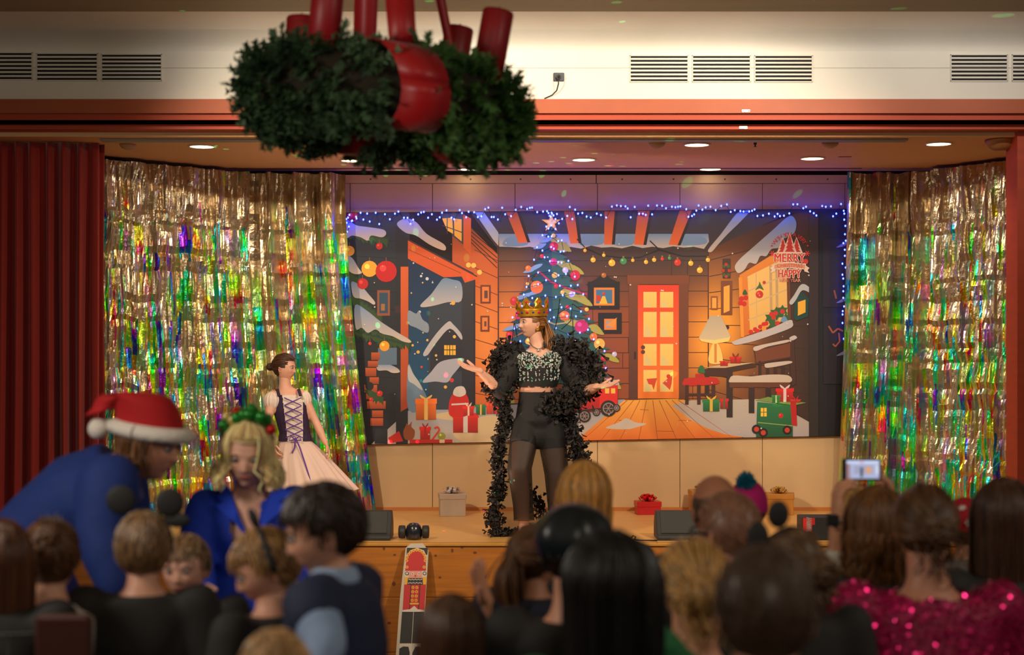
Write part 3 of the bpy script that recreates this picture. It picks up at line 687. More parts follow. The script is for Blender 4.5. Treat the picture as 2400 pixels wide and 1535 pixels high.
# --- right wall: roof snow, window, sill, pictures, nesting box
for p in ([(1660, 585), (1690, 548), (1725, 502), (1742, 494), (1758, 494), (1735, 520), (1706, 548), (1684, 572), (1668, 590)],
          [(1850, 506), (1866, 520), (1862, 545), (1845, 556), (1832, 562), (1826, 580), (1808, 584), (1796, 600), (1782, 600), (1772, 618), (1756, 616), (1745, 632), (1730, 640), (1722, 625), (1735, 606), (1770, 575), (1810, 540)]):
    pg(blob(p), (96, 136, 172), (206, 188, 172))
nxt()
pg([(1733, 645), (1846, 574), (1848, 748), (1740, 790)], (236, 140, 44), (214, 112, 36)); nxt()
pg([(1752, 648), (1846, 602), (1848, 744), (1758, 782)], (246, 198, 112), (236, 178, 90)); nxt()
for a in ([(1806, 622), (1808, 764)], [(1820, 616), (1822, 758)]): line(a, 6, (196, 160, 110))
for k in range(3): line([(1754, 682 + 34 * k), (1846, 642 + 36 * k)], 3, (214, 178, 120))
line([(1772, 640), (1774, 778)], 2.5, (214, 178, 120)); line([(1735, 650), (1740, 790)], 8, (240, 150, 50)); line([(1846, 575), (1850, 748)], 8, (110, 60, 34)); nxt()
disc(1780, 690, 9, (206, 44, 28)); pg(blob([(1770, 680), (1778, 668), (1780, 660), (1784, 668), (1790, 680), (1780, 676)]), (70, 100, 44)); disc(1791, 662, 4, (200, 60, 40), False)
for x, y in ((1738, 700), (1748, 698), (1744, 712), (1736, 710)): disc(x, y, 6, (206, 40, 26), False)
pg(blob([(1740, 690), (1746, 678), (1752, 690)]), (60, 90, 40))
for x, y, r in ((1806, 745, 15), (1820, 735, 17), (1834, 728, 14), (1812, 760, 13), (1842, 745, 12)): pg([(x + r * (1 if k % 2 else .6) * math.cos(k * math.pi / 6), y + r * (1 if k % 2 else .6) * math.sin(k * math.pi / 6)) for k in range(12)], (52, 94, 46))
nxt()
for x, y in ((1808, 736), (1818, 734), (1813, 744), (1834, 730), (1822, 758), (1790, 760), (1782, 766), (1796, 758), (1770, 772), (1760, 778), (1776, 776)): disc(x, y, 5.5, (210, 40, 30), False, 10)
rc(1786, 764, 1796, 776, (236, 150, 50)); pg(blob([(1830, 750), (1838, 740), (1846, 752), (1836, 756)]), (110, 150, 190))
pg(blob([(1718, 800), (1760, 785), (1810, 768), (1850, 750), (1858, 756), (1854, 768), (1810, 785), (1765, 800), (1728, 808), (1719, 806)]), (196, 186, 184))
pg([(1862, 700), (1880, 684), (1896, 700), (1894, 742), (1866, 752), (1860, 745)], (22, 66, 58)); nxt(); pg(blob([(1850, 708), (1862, 690), (1876, 668), (1890, 668), (1908, 686), (1906, 692), (1890, 682), (1878, 682), (1866, 702), (1856, 714)]), (190, 188, 186))
pg([(1870, 708), (1888, 702), (1888, 732), (1870, 740)], (248, 180, 50))
rc(1690, 658, 1716, 738, (128, 68, 34)); rc(1666, 694, 1682, 726, (150, 84, 40)); rc(1694, 606, 1712, 652, (70, 46, 32)); nxt(); pg([(1696, 672), (1710, 668), (1710, 728), (1696, 734)], (246, 170, 60)); rc(1669, 698, 1679, 722, (246, 168, 66))
for k in range(8): disc(1702 + 7 * math.cos(k * .785), 634 + 14 * math.sin(k * .785), 4, (64, 92, 44) if k % 2 else (190, 50, 34), False, 8)
disc(1704, 767, 5, (60, 30, 22), False)
# dark panelled door at the right edge with a curled handle
nxt(); rc(1896, 500, 1918, 1030, (58, 40, 34), (44, 36, 34)); rc(1928, 560, 1986, 720, (34, 26, 32)); rc(1930, 735, 1986, 900, (34, 26, 32)); line([(1942, 764), (1952, 780), (1964, 770), (1976, 776)], 4, (176, 90, 40)); line([(1966, 780), (1968, 800), (1958, 812), (1952, 806)], 3.5, (176, 90, 40)); line([(1955, 680), (1960, 700)], 4, (150, 80, 40))
for y in (570, 700, 824): pg(blob([(1960, y + 10), (1975, y), (1984, y - 4), (1980, y + 6)]), (120, 124, 150))
# --- lamp, desk, bench, stool
pg(blob([(1676, 800), (1690, 820), (1692, 850), (1662, 850), (1664, 820)]), (255, 206, 112)); rc(1674, 796, 1680, 850, (214, 140, 60)); pg([(1637, 792), (1712, 790), (1708, 800), (1674, 806), (1644, 800)], (255, 214, 120)); nxt()
pg([(1664, 740), (1690, 740), (1713, 790), (1674, 797), (1637, 794)], (190, 172, 146), (216, 192, 152))
pg([(1645, 866), (1700, 856), (1770, 852), (1772, 860), (1712, 872), (1712, 884), (1650, 880)], (70, 38, 26)); pg([(1650, 862), (1705, 852), (1768, 850), (1700, 862)], (208, 176, 130))
for x0, y0, x1, y1 in ((1703, 866, 1717, 978), (1652, 876, 1662, 930), (1755, 880, 1768, 968), (1795, 880, 1806, 940), (1840, 905, 1852, 960)): rc(x0, y0, x1, y1, (62, 38, 30), (44, 30, 28))
pg([(1766, 815), (1772, 812), (1860, 790), (1866, 900), (1856, 905), (1850, 840), (1772, 855)], (72, 42, 30)); pg([(1770, 822), (1852, 804), (1852, 836), (1772, 850)], (120, 62, 34)); nxt()
for k in range(4): rc(1778 + 18 * k, 846, 1784 + 18 * k, 886, (60, 36, 28))
pg(blob([(1710, 888), (1720, 880), (1760, 882), (1800, 878), (1848, 880), (1852, 896), (1800, 898), (1750, 900), (1712, 897)]), (206, 186, 166)); rc(1710, 896, 1850, 908, (104, 58, 34)); pg(blob([(1766, 820), (1770, 812), (1810, 803), (1848, 796), (1846, 802), (1800, 812), (1774, 822)]), (206, 188, 172)); pg(blob([(1792, 855), (1800, 851), (1850, 846), (1852, 852), (1800, 862)]), (204, 186, 170)); pg(blob([(1850, 792), (1862, 786), (1868, 792), (1856, 798)]), (200, 190, 186))
pg(blob([(1602, 892), (1612, 886), (1670, 884), (1683, 890), (1680, 900), (1606, 904)]), (196, 36, 26))
for x in (1606, 1634, 1668): rc(x, 902, x + 8, 948, (70, 40, 30))
rc(1606, 922, 1676, 928, (70, 40, 30)); rc(1630, 876, 1650, 886, (186, 40, 28)); pg(blob([(1636, 872), (1640, 858), (1648, 858), (1652, 874)]), (50, 110, 60)); gift(1688, 846, 1706, 858, (206, 44, 28), (180, 24, 20), False); gift(1712, 836, 1736, 852, (206, 36, 26), (150, 24, 20))
gift(1648, 936, 1686, 964, (40, 120, 66), (226, 180, 60)); gift(1688, 934, 1706, 958, (190, 36, 30), (50, 110, 60), False)
# --- green toy wagon with parcels
nxt(); pg([(1770, 938), (1800, 930), (1890, 944), (1862, 950)], (120, 150, 70)); pg([(1775, 942), (1858, 950), (1858, 1050), (1772, 1050)], (38, 118, 66), (24, 84, 52)); nxt(); rc(1783, 956, 1797, 976, (250, 200, 60)); line([(1790, 956), (1790, 976)], 1.5, (60, 90, 40)); line([(1783, 966), (1797, 966)], 1.5, (60, 90, 40)); disc(1830, 974, 6, (200, 40, 30)); line([(1776, 990), (1858, 998)], 2, (150, 170, 90))
gift(1820, 910, 1859, 942, (206, 30, 30), (230, 200, 200)); gift(1810, 926, 1828, 944, (44, 130, 70), (190, 214, 140), False); pg([(1852, 938), (1866, 938), (1868, 998), (1856, 996)], (190, 26, 26)); gift(1854, 936, 1876, 944, (206, 50, 34), (190, 30, 30))
for x, y in ((1773, 1006), (1789, 1014), (1845, 1008)): disc(x, y, 11, (26, 22, 24), False); nxt(); disc(x, y, 6, (200, 60, 34), False); LAY[0] -= 1
nxt(); nxt()
# --- big tree print
def tier(cx, y0, y1, wl, wr, cl, cr, n=7):
    L_ = [(cx, y0)]
    for k in range(n + 1):
        t = k / n; L_.append((cx - wl * t, y0 + (y1 - y0) * t)); L_.append((cx - wl * t * .80 + 3, y0 + (y1 - y0) * t + 3)) if 0 < k else None
    base = [(cx - wl + (wl * 2 * k / 9), y1 + (14 if k % 2 else -2)) for k in range(1, 5)]
    pg(L_ + base + [(cx, y1 + 4)], cl)
    R_ = [(cx, y0)]
    for k in range(n + 1):
        t = k / n; R_.append((cx + wr * t, y0 + (y1 - y0) * t)); R_.append((cx + wr * t * .80 - 3, y0 + (y1 - y0) * t + 3)) if 0 < k else None
    base = [(cx + wr - (wr * 2 * k / 9), y1 + (14 if k % 2 else -2)) for k in range(1, 5)]
    pg(R_ + base + [(cx, y1 + 4)], cr)
for cx, y0, y1, wl, wr in ((1296, 770, 900, 158, 165), (1296, 690, 840, 150, 158), (1296, 640, 775, 118, 120), (1294, 590, 705, 92, 92), (1293, 555, 640, 62, 66), (1292, 528, 585, 34, 36)):
    tier(cx, y0, y1, wl, wr, (22, 76, 66), (44, 96, 62)); nxt()
    for k in range(6):
        x = cx + wr * rnd.uniform(.35, .95); y = y1 - (1 - (x - cx) / wr) * 30 + rnd.uniform(-4, 10); pg(blob([(x - 18, y - 6), (x, y - 10), (x + 14, y + 6), (x - 4, y + 4)]), (176, 168, 62))
    for k in range(4):
        x = cx - wl * rnd.uniform(.3, .9); y = y1 - (1 - (cx - x) / wl) * 34; pg(blob([(x - 14, y + 4), (x, y - 6), (x + 16, y - 8), (x + 6, y + 2)]), (130, 166, 176))
    nxt()
line([(1262, 635), (1290, 660), (1340, 680), (1376, 690)], 4, (200, 40, 60)); line([(1250, 740), (1300, 760), (1370, 750)], 3, (180, 170, 90)); line([(1420, 860), (1390, 880), (1370, 885)], 5, (200, 60, 40)); nxt()
for x, y, r, c in ((1298, 578, 11, 'r'), (1297, 614, 9, 'p'), (1258, 673, 15, 'o'), (1348, 645, 12, 'r'), (1238, 629, 7, 'o'), (1325, 633, 7, 'w'), (1303, 671, 5, 'r'), (1206, 705, 10, 'r'), (1340, 690, 7, 'w'), (1363, 765, 16, 'p'), (1391, 789, 9, 'o'), (1405, 806, 13, 'y'), (1323, 740, 12, 'o'), (1270, 600, 5, 'r'),
                   (1195, 785, 9, 'r'), (1215, 740, 8, 'p'), (1380, 850, 8, 'r'), (1240, 800, 9, 'y'), (1415, 840, 7, 'r'), (1300, 645, 7, 'y'), (1236, 665, 4, 'y'), (1318, 685, 5, 'y'), (1297, 552, 5, 'y'), (1330, 720, 5, 'r'), (1350, 800, 7, 'w'), (1210, 840, 8, 'o'), (1375, 725, 5, 'y'), (1400, 880, 8, 'p'), (1440, 830, 6, 'w')):
    disc(x, y, r, {'r': (212, 36, 40), 'p': (206, 40, 84), 'o': (240, 120, 44), 'y': (238, 186, 66), 'w': (206, 196, 210)}[c])
nxt(); pg([(1292 + (24 if k % 2 == 0 else 9) * math.sin(k * math.pi / 5), 522 - (24 if k % 2 == 0 else 9) * math.cos(k * math.pi / 5)) for k in range(10)], (252, 180, 56)); nxt(); pg([(1292 + (13 if k % 2 == 0 else 6) * math.sin(k * math.pi / 5), 522 - (13 if k % 2 == 0 else 6) * math.cos(k * math.pi / 5)) for k in range(10)], (255, 214, 110))
# --- red toy train
rc(1340, 900, 1448, 965, (220, 34, 26), (170, 26, 22)); pg([(1366, 900), (1380, 893), (1448, 890), (1452, 902), (1366, 908)], (196, 184, 170)); rc(1405, 905, 1446, 962, (226, 40, 28)); nxt()
for x in (1354, 1368, 1418, 1432): rc(x, 910 if x > 1400 else 926, x + 10, 922 if x > 1400 else 936, (246, 196, 70))
line([(1340, 965), (1448, 955)], 5, (60, 30, 30)); nxt()
for x, y, r in ((1426, 957, 19), (1370, 975, 15), (1445, 956, 9), (1398, 966, 9)):
    disc(x, y, r, (40, 32, 32), False); nxt(); disc(x, y, r * .72, (150, 130, 120), False); nxt(); disc(x, y, r * .58, (60, 46, 44), False); nxt()
    for k in range(3): line([(x + r * .65 * math.cos(k * 1.05), y + r * .65 * math.sin(k * 1.05)), (x - r * .65 * math.cos(k * 1.05), y - r * .65 * math.sin(k * 1.05))], 1.6, (150, 130, 120))
    LAY[0] -= 3
# stray snow flecks over the print
nxt(); nxt(); nxt(); nxt()
for k in range(90): disc(rnd.uniform(830, 1900), rnd.uniform(560, 1020), rnd.choice((1, 1.5, 2)), (220, 208, 190), False, 6)
# --- greeting emblem
CR = (206, 52, 44); CW = (238, 206, 178); ex, ey = 1851, 604
def word(s, x, y, size, col, sx=1.0, rot=0):
    CNT[0] += 6; v, f = text_mesh(s, size * BD / FPX, .00012); c = Q(x, y); ca, sa = math.cos(rot), math.sin(rot); o = len(pr.v)
    for p in v: pr.v.append((c.x + (p.x * ca * sx - p.y * sa), c.y + p.z, c.z + p.x * sa * sx + p.y * ca))
    for q in f: pr.f.append(tuple(i + o for i in q)); pr.c.append(rgb(*col))
def bold(s, x, y, size, sx):
    for dx, dy in ((-2, 0), (2, 0), (0, -2), (0, 2), (-1.5, 1.5), (1.5, 1.5), (1.5, -1.5), (-1.5, -1.5)): word(s, x + dx, y + dy, size, CW, sx)
    nxt()
    for dx, dy in ((-.7, 0), (.7, 0), (0, .5)): word(s, x + dx, y + dy, size, CR, sx)
    LAY[0] -= 1
arc = 'WISH YOU A VERY'
for k, ch in enumerate(arc):
    a = R(-52 + 104 * (k / (len(arc) - 1))); word(ch, ex + 44 * math.sin(a), 596 - 46 * math.cos(a), 14, CR, 1, -a)
for s in (-1, 1): disc(ex + s * 42, 576, 2.2, CR, False, 8)
for dx, h, w in ((-16, 34, 24), (16, 34, 24), (0, 44, 28)):
    pg([(ex + dx, 592 - h - 3), (ex + dx + w / 2 + 3, 594), (ex + dx - w / 2 - 3, 594)], CW); nxt()
    for k in range(4): t = k / 4; y0 = 592 - h + h * t * .8; pg([(ex + dx, y0), (ex + dx + w / 2 * (.35 + .65 * t), y0 + h * .36), (ex + dx - w / 2 * (.35 + .65 * t), y0 + h * .36)], CR)
nxt()
for s in (-1, 1):
    for k in range(3): line([(ex + s * 41 - 7 * math.cos(k * 1.047), 594 - 7 * math.sin(k * 1.047)), (ex + s * 41 + 7 * math.cos(k * 1.047), 594 + 7 * math.sin(k * 1.047))], 2.4, CR)
bold('MERRY', ex - 1, 605, 28, .84); disc(ex + 37, 613, 6.5, CR, False)
pg([(ex - 46, 628), (ex - 34, 620), (ex - 34, 636), (ex - 46, 640), (ex - 42, 633)], CW); pg([(ex + 46, 628), (ex + 34, 620), (ex + 34, 636), (ex + 46, 640), (ex + 42, 633)], CW); pg([(ex - 38, 618), (ex, 614), (ex + 38, 618), (ex + 38, 632), (ex, 628), (ex - 38, 632)], CW); nxt(); pg([(ex - 36, 620), (ex, 616), (ex + 36, 620), (ex + 36, 630), (ex, 626), (ex - 36, 630)], (214, 150, 110)); nxt()
word('CHRISTMAS', ex, 623, 12.5, CR, .92); bold('HAPPY', ex - 1, 642, 27, .66); word('NEW YEAR', ex, 657.5, 10.5, CW, .98); nxt(); word('NEW YEAR', ex, 657, 10, CR, .98)
pr.build('printed_picture', M_print, bd)

# ------------------------------------------------------------------ blue LED light strings
M_led = mat('blue_led', (.3, .35, 1), .3, emit=(.014, .026, 1.0), estr=32.0)
M_wire = mat('dark_wire', (.008, .012, .012), .5)
ledb = MB(); ledb.ball((0, 0, 0), (.0075, .0075, .0095), 8, 5); led_me = ledb.mesh('bulb', attr=False); led_me.materials.append(M_led)
def led_string(label, pts, d, loc):
    t = thing('light_string', label, 'string lights', loc)
    W = [P(x, y, d) for x, y in pts]
    b = MB(); b.tube(W, .0022, 4); b.build('wire', M_wire, t)
    for w in W:
        o = bpy.data.objects.new('bulb', led_me); COL.objects.link(o); o.parent = t; o.location = w + Vector((0, -.012, .006)) - Vector(loc)
rl = random.Random(9); LD = 13.195
tp = []; x = 812
while x < 1982:
    base = top(x) + (14 if x < 1000 else 4 if x > 1400 else 6)
    tp.append((x, base + rl.choice((-12, -8, -2, 3, 8, 14)) + rl.uniform(-2, 2))); x += rl.uniform(5, 14)
tp = [(814, 545), (818, 533), (813, 524), (826, 519), (816, 512), (836, 514)] + tp
led_string('blue LED light string along the top edge of the backdrop', tp, LD, P(812, 498, LD))
tr = []
for k in range(15):
    y = 504 + 27 * k; w = 8 + (y - 500) * .36; n = 5 + k // 3
    row = []
    for i in range(n):
        u = (i + rl.uniform(.1, .9)) / n; xx = 1294 - w + 2 * w * u
        row.append((xx, y + rl.uniform(-9, 9) + 8 * abs(u - .5)))
    if k % 2: row.reverse()
    tr += row
led_string('blue LED light string wound over the printed Christmas tree', tr, LD - .03, P(1294, 880, LD - .03))
led_string('blue LED light string hanging down the right edge of the backdrop', [(1977 + rl.uniform(-4, 5), 505 + 14 * k + rl.uniform(-5, 5)) for k in range(22)], LD, P(1978, 500, LD))
# ------------------------------------------------------------------ hanging advent wreath
WD = 6.0; wc = P(902, 243, WD)
WM = Matrix.Translation(wc) @ Matrix.Rotation(R(6.0), 4, 'Y') @ Matrix.Rotation(R(-1.5), 4, 'X')
RR, rr_ = .405, .125
t = thing('advent_wreath', 'large fir advent wreath with red candles hanging from red ribbons', 'wreath', wc)
wr = random.Random(2)
def ring(a, b_, s=1.0):
    return Vector(((RR + rr_ * s * math.cos(b_)) * math.cos(a), (RR + rr_ * s * math.cos(b_)) * math.sin(a), rr_ * s * 1.05 * math.sin(b_)))
b = MB()
nA, nB = 60, 14
b.grid(lambda u, v: WM @ ring(u * 2 * math.pi, v * 2 * math.pi, .86), nA, nB)
b.build('straw_ring', mat('dark_straw', rgb(38, 30, 16), .9), t, True)
b = MB()
for k in range(2100):
    a = wr.uniform(0, 2 * math.pi); be = wr.uniform(0, 2 * math.pi); p = ring(a, be, .9)
    if any(abs((a - R(w0) + math.pi) % (2 * math.pi) - math.pi - .16 * math.cos(be + .6)) < ww for w0, ww in ((-78, .24), (48, .14), (110, .2))): continue
    n_ = (ring(a, be, 1) - ring(a, be, .5)).normalized(); tg = Vector((-math.sin(a), math.cos(a), 0))
    low = -math.sin(be)
    dr = (tg * wr.uniform(.3, 1.0) * (1 if math.cos(a) < .1 else -1) + n_ * wr.uniform(.35, .95) + Vector((0, 0, -.25 - .35 * max(0, low))) + Vector((wr.gauss(0, .3), wr.gauss(0, .3), wr.gauss(0, .3)))).normalized()
    L_ = wr.uniform(.06, .11); sd = dr.orthogonal().normalized(); up = dr.cross(sd)
    g = wr.uniform(.6, 1.5); c = mul(rgb(70, 108, 52), g) if math.cos(a) > .2 else mul(rgb(62, 88, 58), g)  # light from the right painted in: greener, brighter sprigs on that side
    vs = []; fs = []
    for i in range(11):
        s = i / 10; q = p + dr * (L_ * s); w = .036 * (1 - .5 * s)
        for sg in (-1, 1):
            e = q + (sd * sg + up * wr.uniform(-.9, .9)).normalized() * w + dr * .014; o = len(vs)
            vs += [WM @ (q - dr * .009), WM @ (q + dr * .009), WM @ e]; fs.append((o, o + 1, o + 2))
    b.add(vs, fs, c)
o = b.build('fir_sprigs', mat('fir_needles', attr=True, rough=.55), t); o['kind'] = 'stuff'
M_rib = mat('red_ribbon', rgb(176, 8, 18), .42, noise=.05, sheen=.2)
M_candle = mat('red_candle_wax', rgb(150, 14, 22), .45, noise=.04)
for ang, lean in ((153, 0), (238, 0), (57, 3), (-18, 4)):
    a = R(ang); p = ring(a, R(90), .8)
    h = .30 if ang == 238 else .27 if ang == -18 else .30 if ang == 57 else .24
    b = MB(); M = WM @ Matrix.Translation(p) @ Matrix.Rotation(R(lean), 4, 'Y')
    if ang == 153: M = Matrix.Translation(WM @ p)
    b.lathe([(.060, -.05), (.060, h - .008), (.056, h), (.03, h - .004), (.001, h - .006)], 28); b.v = [tuple(M @ Vector(v)) for v in b.v]
    cd = b.build('candle', M_candle, t, True)
    b = MB(); b.tube([M @ Vector((0, 0, h - .006)), M @ Vector((.002, 0, h + .018))], .002, 5); b.build('wick', mat('wick', (.02, .02, .02), .9), cd)
apex = Vector((wc.x - .02, wc.y, CEIL - .002))
for ang, w in ((-78, .085), (48, .055), (110, .075)):
    a = R(ang); b = MB(); vs = []; tg = Vector((-math.sin(a), math.cos(a), 0)); n = 24
    for i in range(n + 1):
        be = 2 * math.pi * i / n; f = 1.2 + .03 * math.sin(3 * be)
        for s in (-1, 1): vs.append(WM @ (ring(a + .16 * math.cos(be + .6), be, f) + tg * (s * w * 1.05)))
    b.add(vs, [(2 * i, 2 * i + 1, 2 * i + 3, 2 * i + 2) for i in range(n)])
    o = b.build('ribbon_wrap', M_rib, t, True); o.modifiers.new('s', 'SOLIDIFY').thickness = .004
    b = MB(); vs = []; p0 = WM @ ring(a, R(95), 1.1); e = apex + Vector((.08 * math.cos(a), .05 * math.sin(a), 0)); sd = Vector((1, .25 * math.cos(a), 0)) * ({-78: .055, 110: .05}.get(ang, .02))
    for i in range(9):
        q = p0.lerp(e, i / 8); k = 1.0 + .25 * math.sin(i * .9) * (1 if ang == -72 else .3)
        vs += [q - sd * .9 * k, q + sd * .9 * k]
    b.add(vs, [(2 * i, 2 * i + 1, 2 * i + 3, 2 * i + 2) for i in range(8)])
    o = b.build('hanging_ribbon', M_rib, t, True); o.modifiers.new('s', 'SOLIDIFY').thickness = .003

# ------------------------------------------------------------------ gift boxes with bows
def gift_box(label, x0, x1, ytop, ybot, d, depth, col, bowcol, rough, metal, bow_r=.075, rot=-4, texture=0):
    a = P(x0, ybot, d); c = P(x1, ytop, d); w = c.x - a.x; h = c.z - STZ
    root = thing('gift_box', label, 'gift', Vector(((a.x + c.x) / 2, d + depth / 2, STZ)))
    o0 = root.location; M = Matrix.Translation(o0) @ Matrix.Rotation(R(rot), 4, 'Z')
    m = mat('gift_' + str(x0), col, rough, metal, noise=.08); mb_ = mat('bow_' + str(x0), bowcol, .3, .55)
    b = MB(); b.bbox(-w / 2 + .006, w / 2 - .006, -depth / 2 + .006, depth / 2 - .006, 0, h - .03, .003, M=M); b.build('box', m, root)
    b = MB(); b.bbox(-w / 2, w / 2, -depth / 2, depth / 2, h - .045, h, .004, M=M); b.build('lid', m, root)
    bow = MB(); rg = random.Random(x0)
    for lay, (n, el, rad) in enumerate(((9, 12, 1.0), (8, 38, .8), (5, 65, .55))):
        for k in range(n):
            az = 2 * math.pi * (k + .5 * lay) / n + rg.uniform(-.12, .12); e = R(el + rg.uniform(-6, 6)); dr = Vector((math.cos(az) * math.cos(e), math.sin(az) * math.cos(e), math.sin(e)))
            sd = Vector((-math.sin(az), math.cos(az), 0)); up = dr.cross(sd) * -1; L_ = bow_r * rad; vs = []
            for i in range(9):
                w_ = 2 * math.pi * i / 8; q = dr * (L_ * .55 * (1 - math.cos(w_))) + up * (L_ * .24 * math.sin(w_)) + Vector((0, 0, h + .012))
                for s in (-1, 1): vs.append(M @ (q + sd * (s * .013)))
            bow.add(vs, [(2 * i, 2 * i + 1, 2 * i + 3, 2 * i + 2) for i in range(8)])
    bow.build('bow', mb_, root)
    return root
gift_box('silver gift box with silver bow on the stage left of the performer', 1027, 1090, 1158, 1210, 12.80, .2, rgb(196, 178, 158), rgb(226, 220, 210), .5, .15, .075, 7)
gift_box('red gift box with red bow at the foot of the back wall', 1491, 1549, 1176, 1206, 12.92, .17, rgb(200, 18, 24), rgb(230, 24, 30), .3, .1, .075, 6)
gift_box('gold gift box with gold bow right of the pink bobble hat', 1795, 1866, 1158, 1206, 12.92, .2, rgb(190, 128, 48), rgb(214, 170, 84), .4, .25, .07, -10)
gift_box('gold gift box mostly hidden behind the bald man', 1619, 1684, 1150, 1202, 13.0, .18, rgb(196, 136, 56), rgb(214, 170, 84), .4, .25, .07, 4)

# ------------------------------------------------------------------ stage monitors, effect light, labelled box, cables
M_spk = mat('speaker_black', (.018, .018, .019), .55, noise=.1, nscale=30); M_gril = mat('speaker_grille', (.035, .034, .033), .7, bump=.4, bscale=220)
def wedge(label, x0, x1, d, h, dep, mirror=1):
    a = P(x0, 0, d).x; c = P(x1, 0, d).x; root = thing('stage_monitor', label, 'loudspeaker', ((a + c) / 2, d + dep / 2, STZ)); w = (c - a)
    prof = [(0, .0), (dep, .0), (dep, h * .55), (dep * .72, h), (dep * .45, h), (.03, h * .22), (0, h * .15)]
    b = MB(); n = len(prof); vs = [(a, d + y, STZ + z) for y, z in prof] + [(c, d + y, STZ + z) for y, z in prof]
    b.add(vs, [tuple(range(n)), tuple(range(2 * n - 1, n - 1, -1))] + [(i, i + n, (i + 1) % n + n, (i + 1) % n) for i in range(n)])
    o = b.build('cabinet', M_spk, root); md = o.modifiers.new('b', 'BEVEL'); md.width = .008; md.segments = 2
    b = MB(); u = Vector((0, dep * .45 - .03, h * .78)).normalized(); p0 = Vector((a + .03, d + .035, STZ + h * .24)); L_ = math.hypot(dep * .45 - .03, h * .78) * .93; nn = Vector((0, -u.z, u.y))
    vs = [p0, p0 + Vector((w - .06, 0, 0)), p0 + Vector((w - .06, 0, 0)) + u * L_, p0 + u * L_]; vs += [v + nn * .008 for v in vs]
    b.add(vs, [(0, 3, 2, 1), (4, 5, 6, 7), (0, 1, 5, 4), (1, 2, 6, 5), (2, 3, 7, 6), (3, 0, 4, 7)]); b.build('grille', M_gril, root)
    for s in (a + .012, c - .012):
        b = MB(); b.ball((s, d + dep * .5, STZ + h * .55), .014, 10, 6); b.build('corner_knob', M_spk, root)
wedge('black wedge stage monitor beside the foot of the left foil curtain', 815, 915, 11.12, .20, .30)
wedge('black wedge stage monitor at the stage edge left of the bald man', 1541, 1652, 11.12, .20, .30)
fx = thing('effect_light', 'small black party effect light with two side drums on the stage edge', 'stage light', P(970, 1262, 11.2) * 1); fx.location.z = STZ
b = MB(); c = P(970, 1252, 11.2); c.z = STZ
b.lathe([(.052, 0), (.058, .02), (.058, .07), (.05, .10), (.03, .118), (.001, .122)], 24, c=c); b.build('housing', mat('fx_shell', (.012, .014, .022), .25, coat=.5), fx, True)
for s in (-1, 1):
    b = MB(); q = c + Vector((s * .085, 0, .055)); b.lathe([(.030, -.026), (.046, -.022), (.048, 0), (.046, .022), (.030, .026)], 20, M=Matrix.Rotation(R(90), 3, 'Y'), c=q); b.build('side_drum', M_spk, fx, True)
    b = MB(); b.tube([c + Vector((s * .05, 0, .055)), q], .012, 8); b.build('axle', M_spk, fx)
# the effect light throws green (and a few red) laser dots over ceiling, wall and people
def laser(color, watts, scale, thr, seed, tgt):
    l = bpy.data.lights.new('laser_dots', 'SPOT'); l.energy = watts; l.spot_size = R(112); l.spot_blend = .1; l.color = (1, 1, 1); l.shadow_soft_size = .002; l.use_nodes = True
    nt = l.node_tree; n = nt.nodes; e = n['Emission']; tc = n.new('ShaderNodeTexCoord'); mp = n.new('ShaderNodeMapping'); mp.inputs['Location'].default_value = (seed, seed * .7, 0)
    vo = n.new('ShaderNodeTexVoronoi'); vo.inputs['Scale'].default_value = scale; lt = n.new('ShaderNodeMath'); lt.operation = 'LESS_THAN'; lt.inputs[1].default_value = thr
    nt.links.new(tc.outputs['Normal'], mp.inputs[0]); nt.links.new(mp.outputs[0], vo.inputs['Vector']); nt.links.new(vo.outputs['Distance'], lt.inputs[0]); nt.links.new(lt.outputs[0], e.inputs['Strength'])
    e.inputs['Color'].default_value = (*color, 1)
    o = bpy.data.objects.new('laser_dots', l); COL.objects.link(o); o.parent = fx; p = Vector((0, .0, .14)); o.location = p
    o.rotation_euler = (Vector(tgt) - (fx.location + p)).to_track_quat('-Z', 'Y').to_euler()
gl = bpy.data.lights.new('ceiling_fill', 'SPOT'); gl.energy = 60; gl.spot_size = R(120); gl.spot_blend = .8; gl.color = (1, .62, .42); gl.shadow_soft_size = .04  # fill lamp added at the effect light to brighten the stage ceiling
go = bpy.data.objects.new('ceiling_fill', gl); COL.objects.link(go); go.parent = fx; go.location = (0, 0, .16); go.rotation_euler = (Vector((.35, .12, 1)) * -1).to_track_quat('Z', 'Y').to_euler()
laser((.05, 1, .25), 300, 15, .13, 1.3, (0.3, 11.9, 3.7))
laser((1, .03, .12), 260, 7, .07, 4.1, (1.0, 13.2, 2.6))
bx = thing('equipment_box', 'black box with red 2000W label standing at the stage edge', 'box', P(1905, 1258, 11.15)); bx.location.z = STZ
a = P(1880, 0, 11.15); c = P(1972, 1212, 11.15); zt_ = P(0, 1212, 11.15).z
b = MB(); b.bbox(a.x, c.x, 11.15, 11.36, STZ, zt_, .005); b.build('casing', M_spk, bx)
M_lab = mat('label_print', attr=True, rough=.5); lb = MB()
lx = lambda px: P(px, 0, 11.149).x
lz = lambda py: P(0, py, 11.149).z
lb.box(lx(1882), lx(1903), 11.147, 11.15, lz(1245), lz(1214), rgb(214, 40, 30)); lb.box(lx(1903), lx(1910), 11.147, 11.15, lz(1230), lz(1214), rgb(190, 34, 30))
v, f = text_mesh('2000W', .050, .0006)
for dx in (-.0012, .0012, 0): lb.add([(lx(1896.5) - p.y * 1.05, 11.1455 - p.z, lz(1229) + dx + p.x * .68) for p in v], f, (.85, .85, .82))
lb.build('label', M_lab, bx)
def cable(label, pts, r, m):
    b = MB(); b.tube(pts, r, 6); tag(b.build('cable', m, None, True, off=pts[0]), label, 'cable')
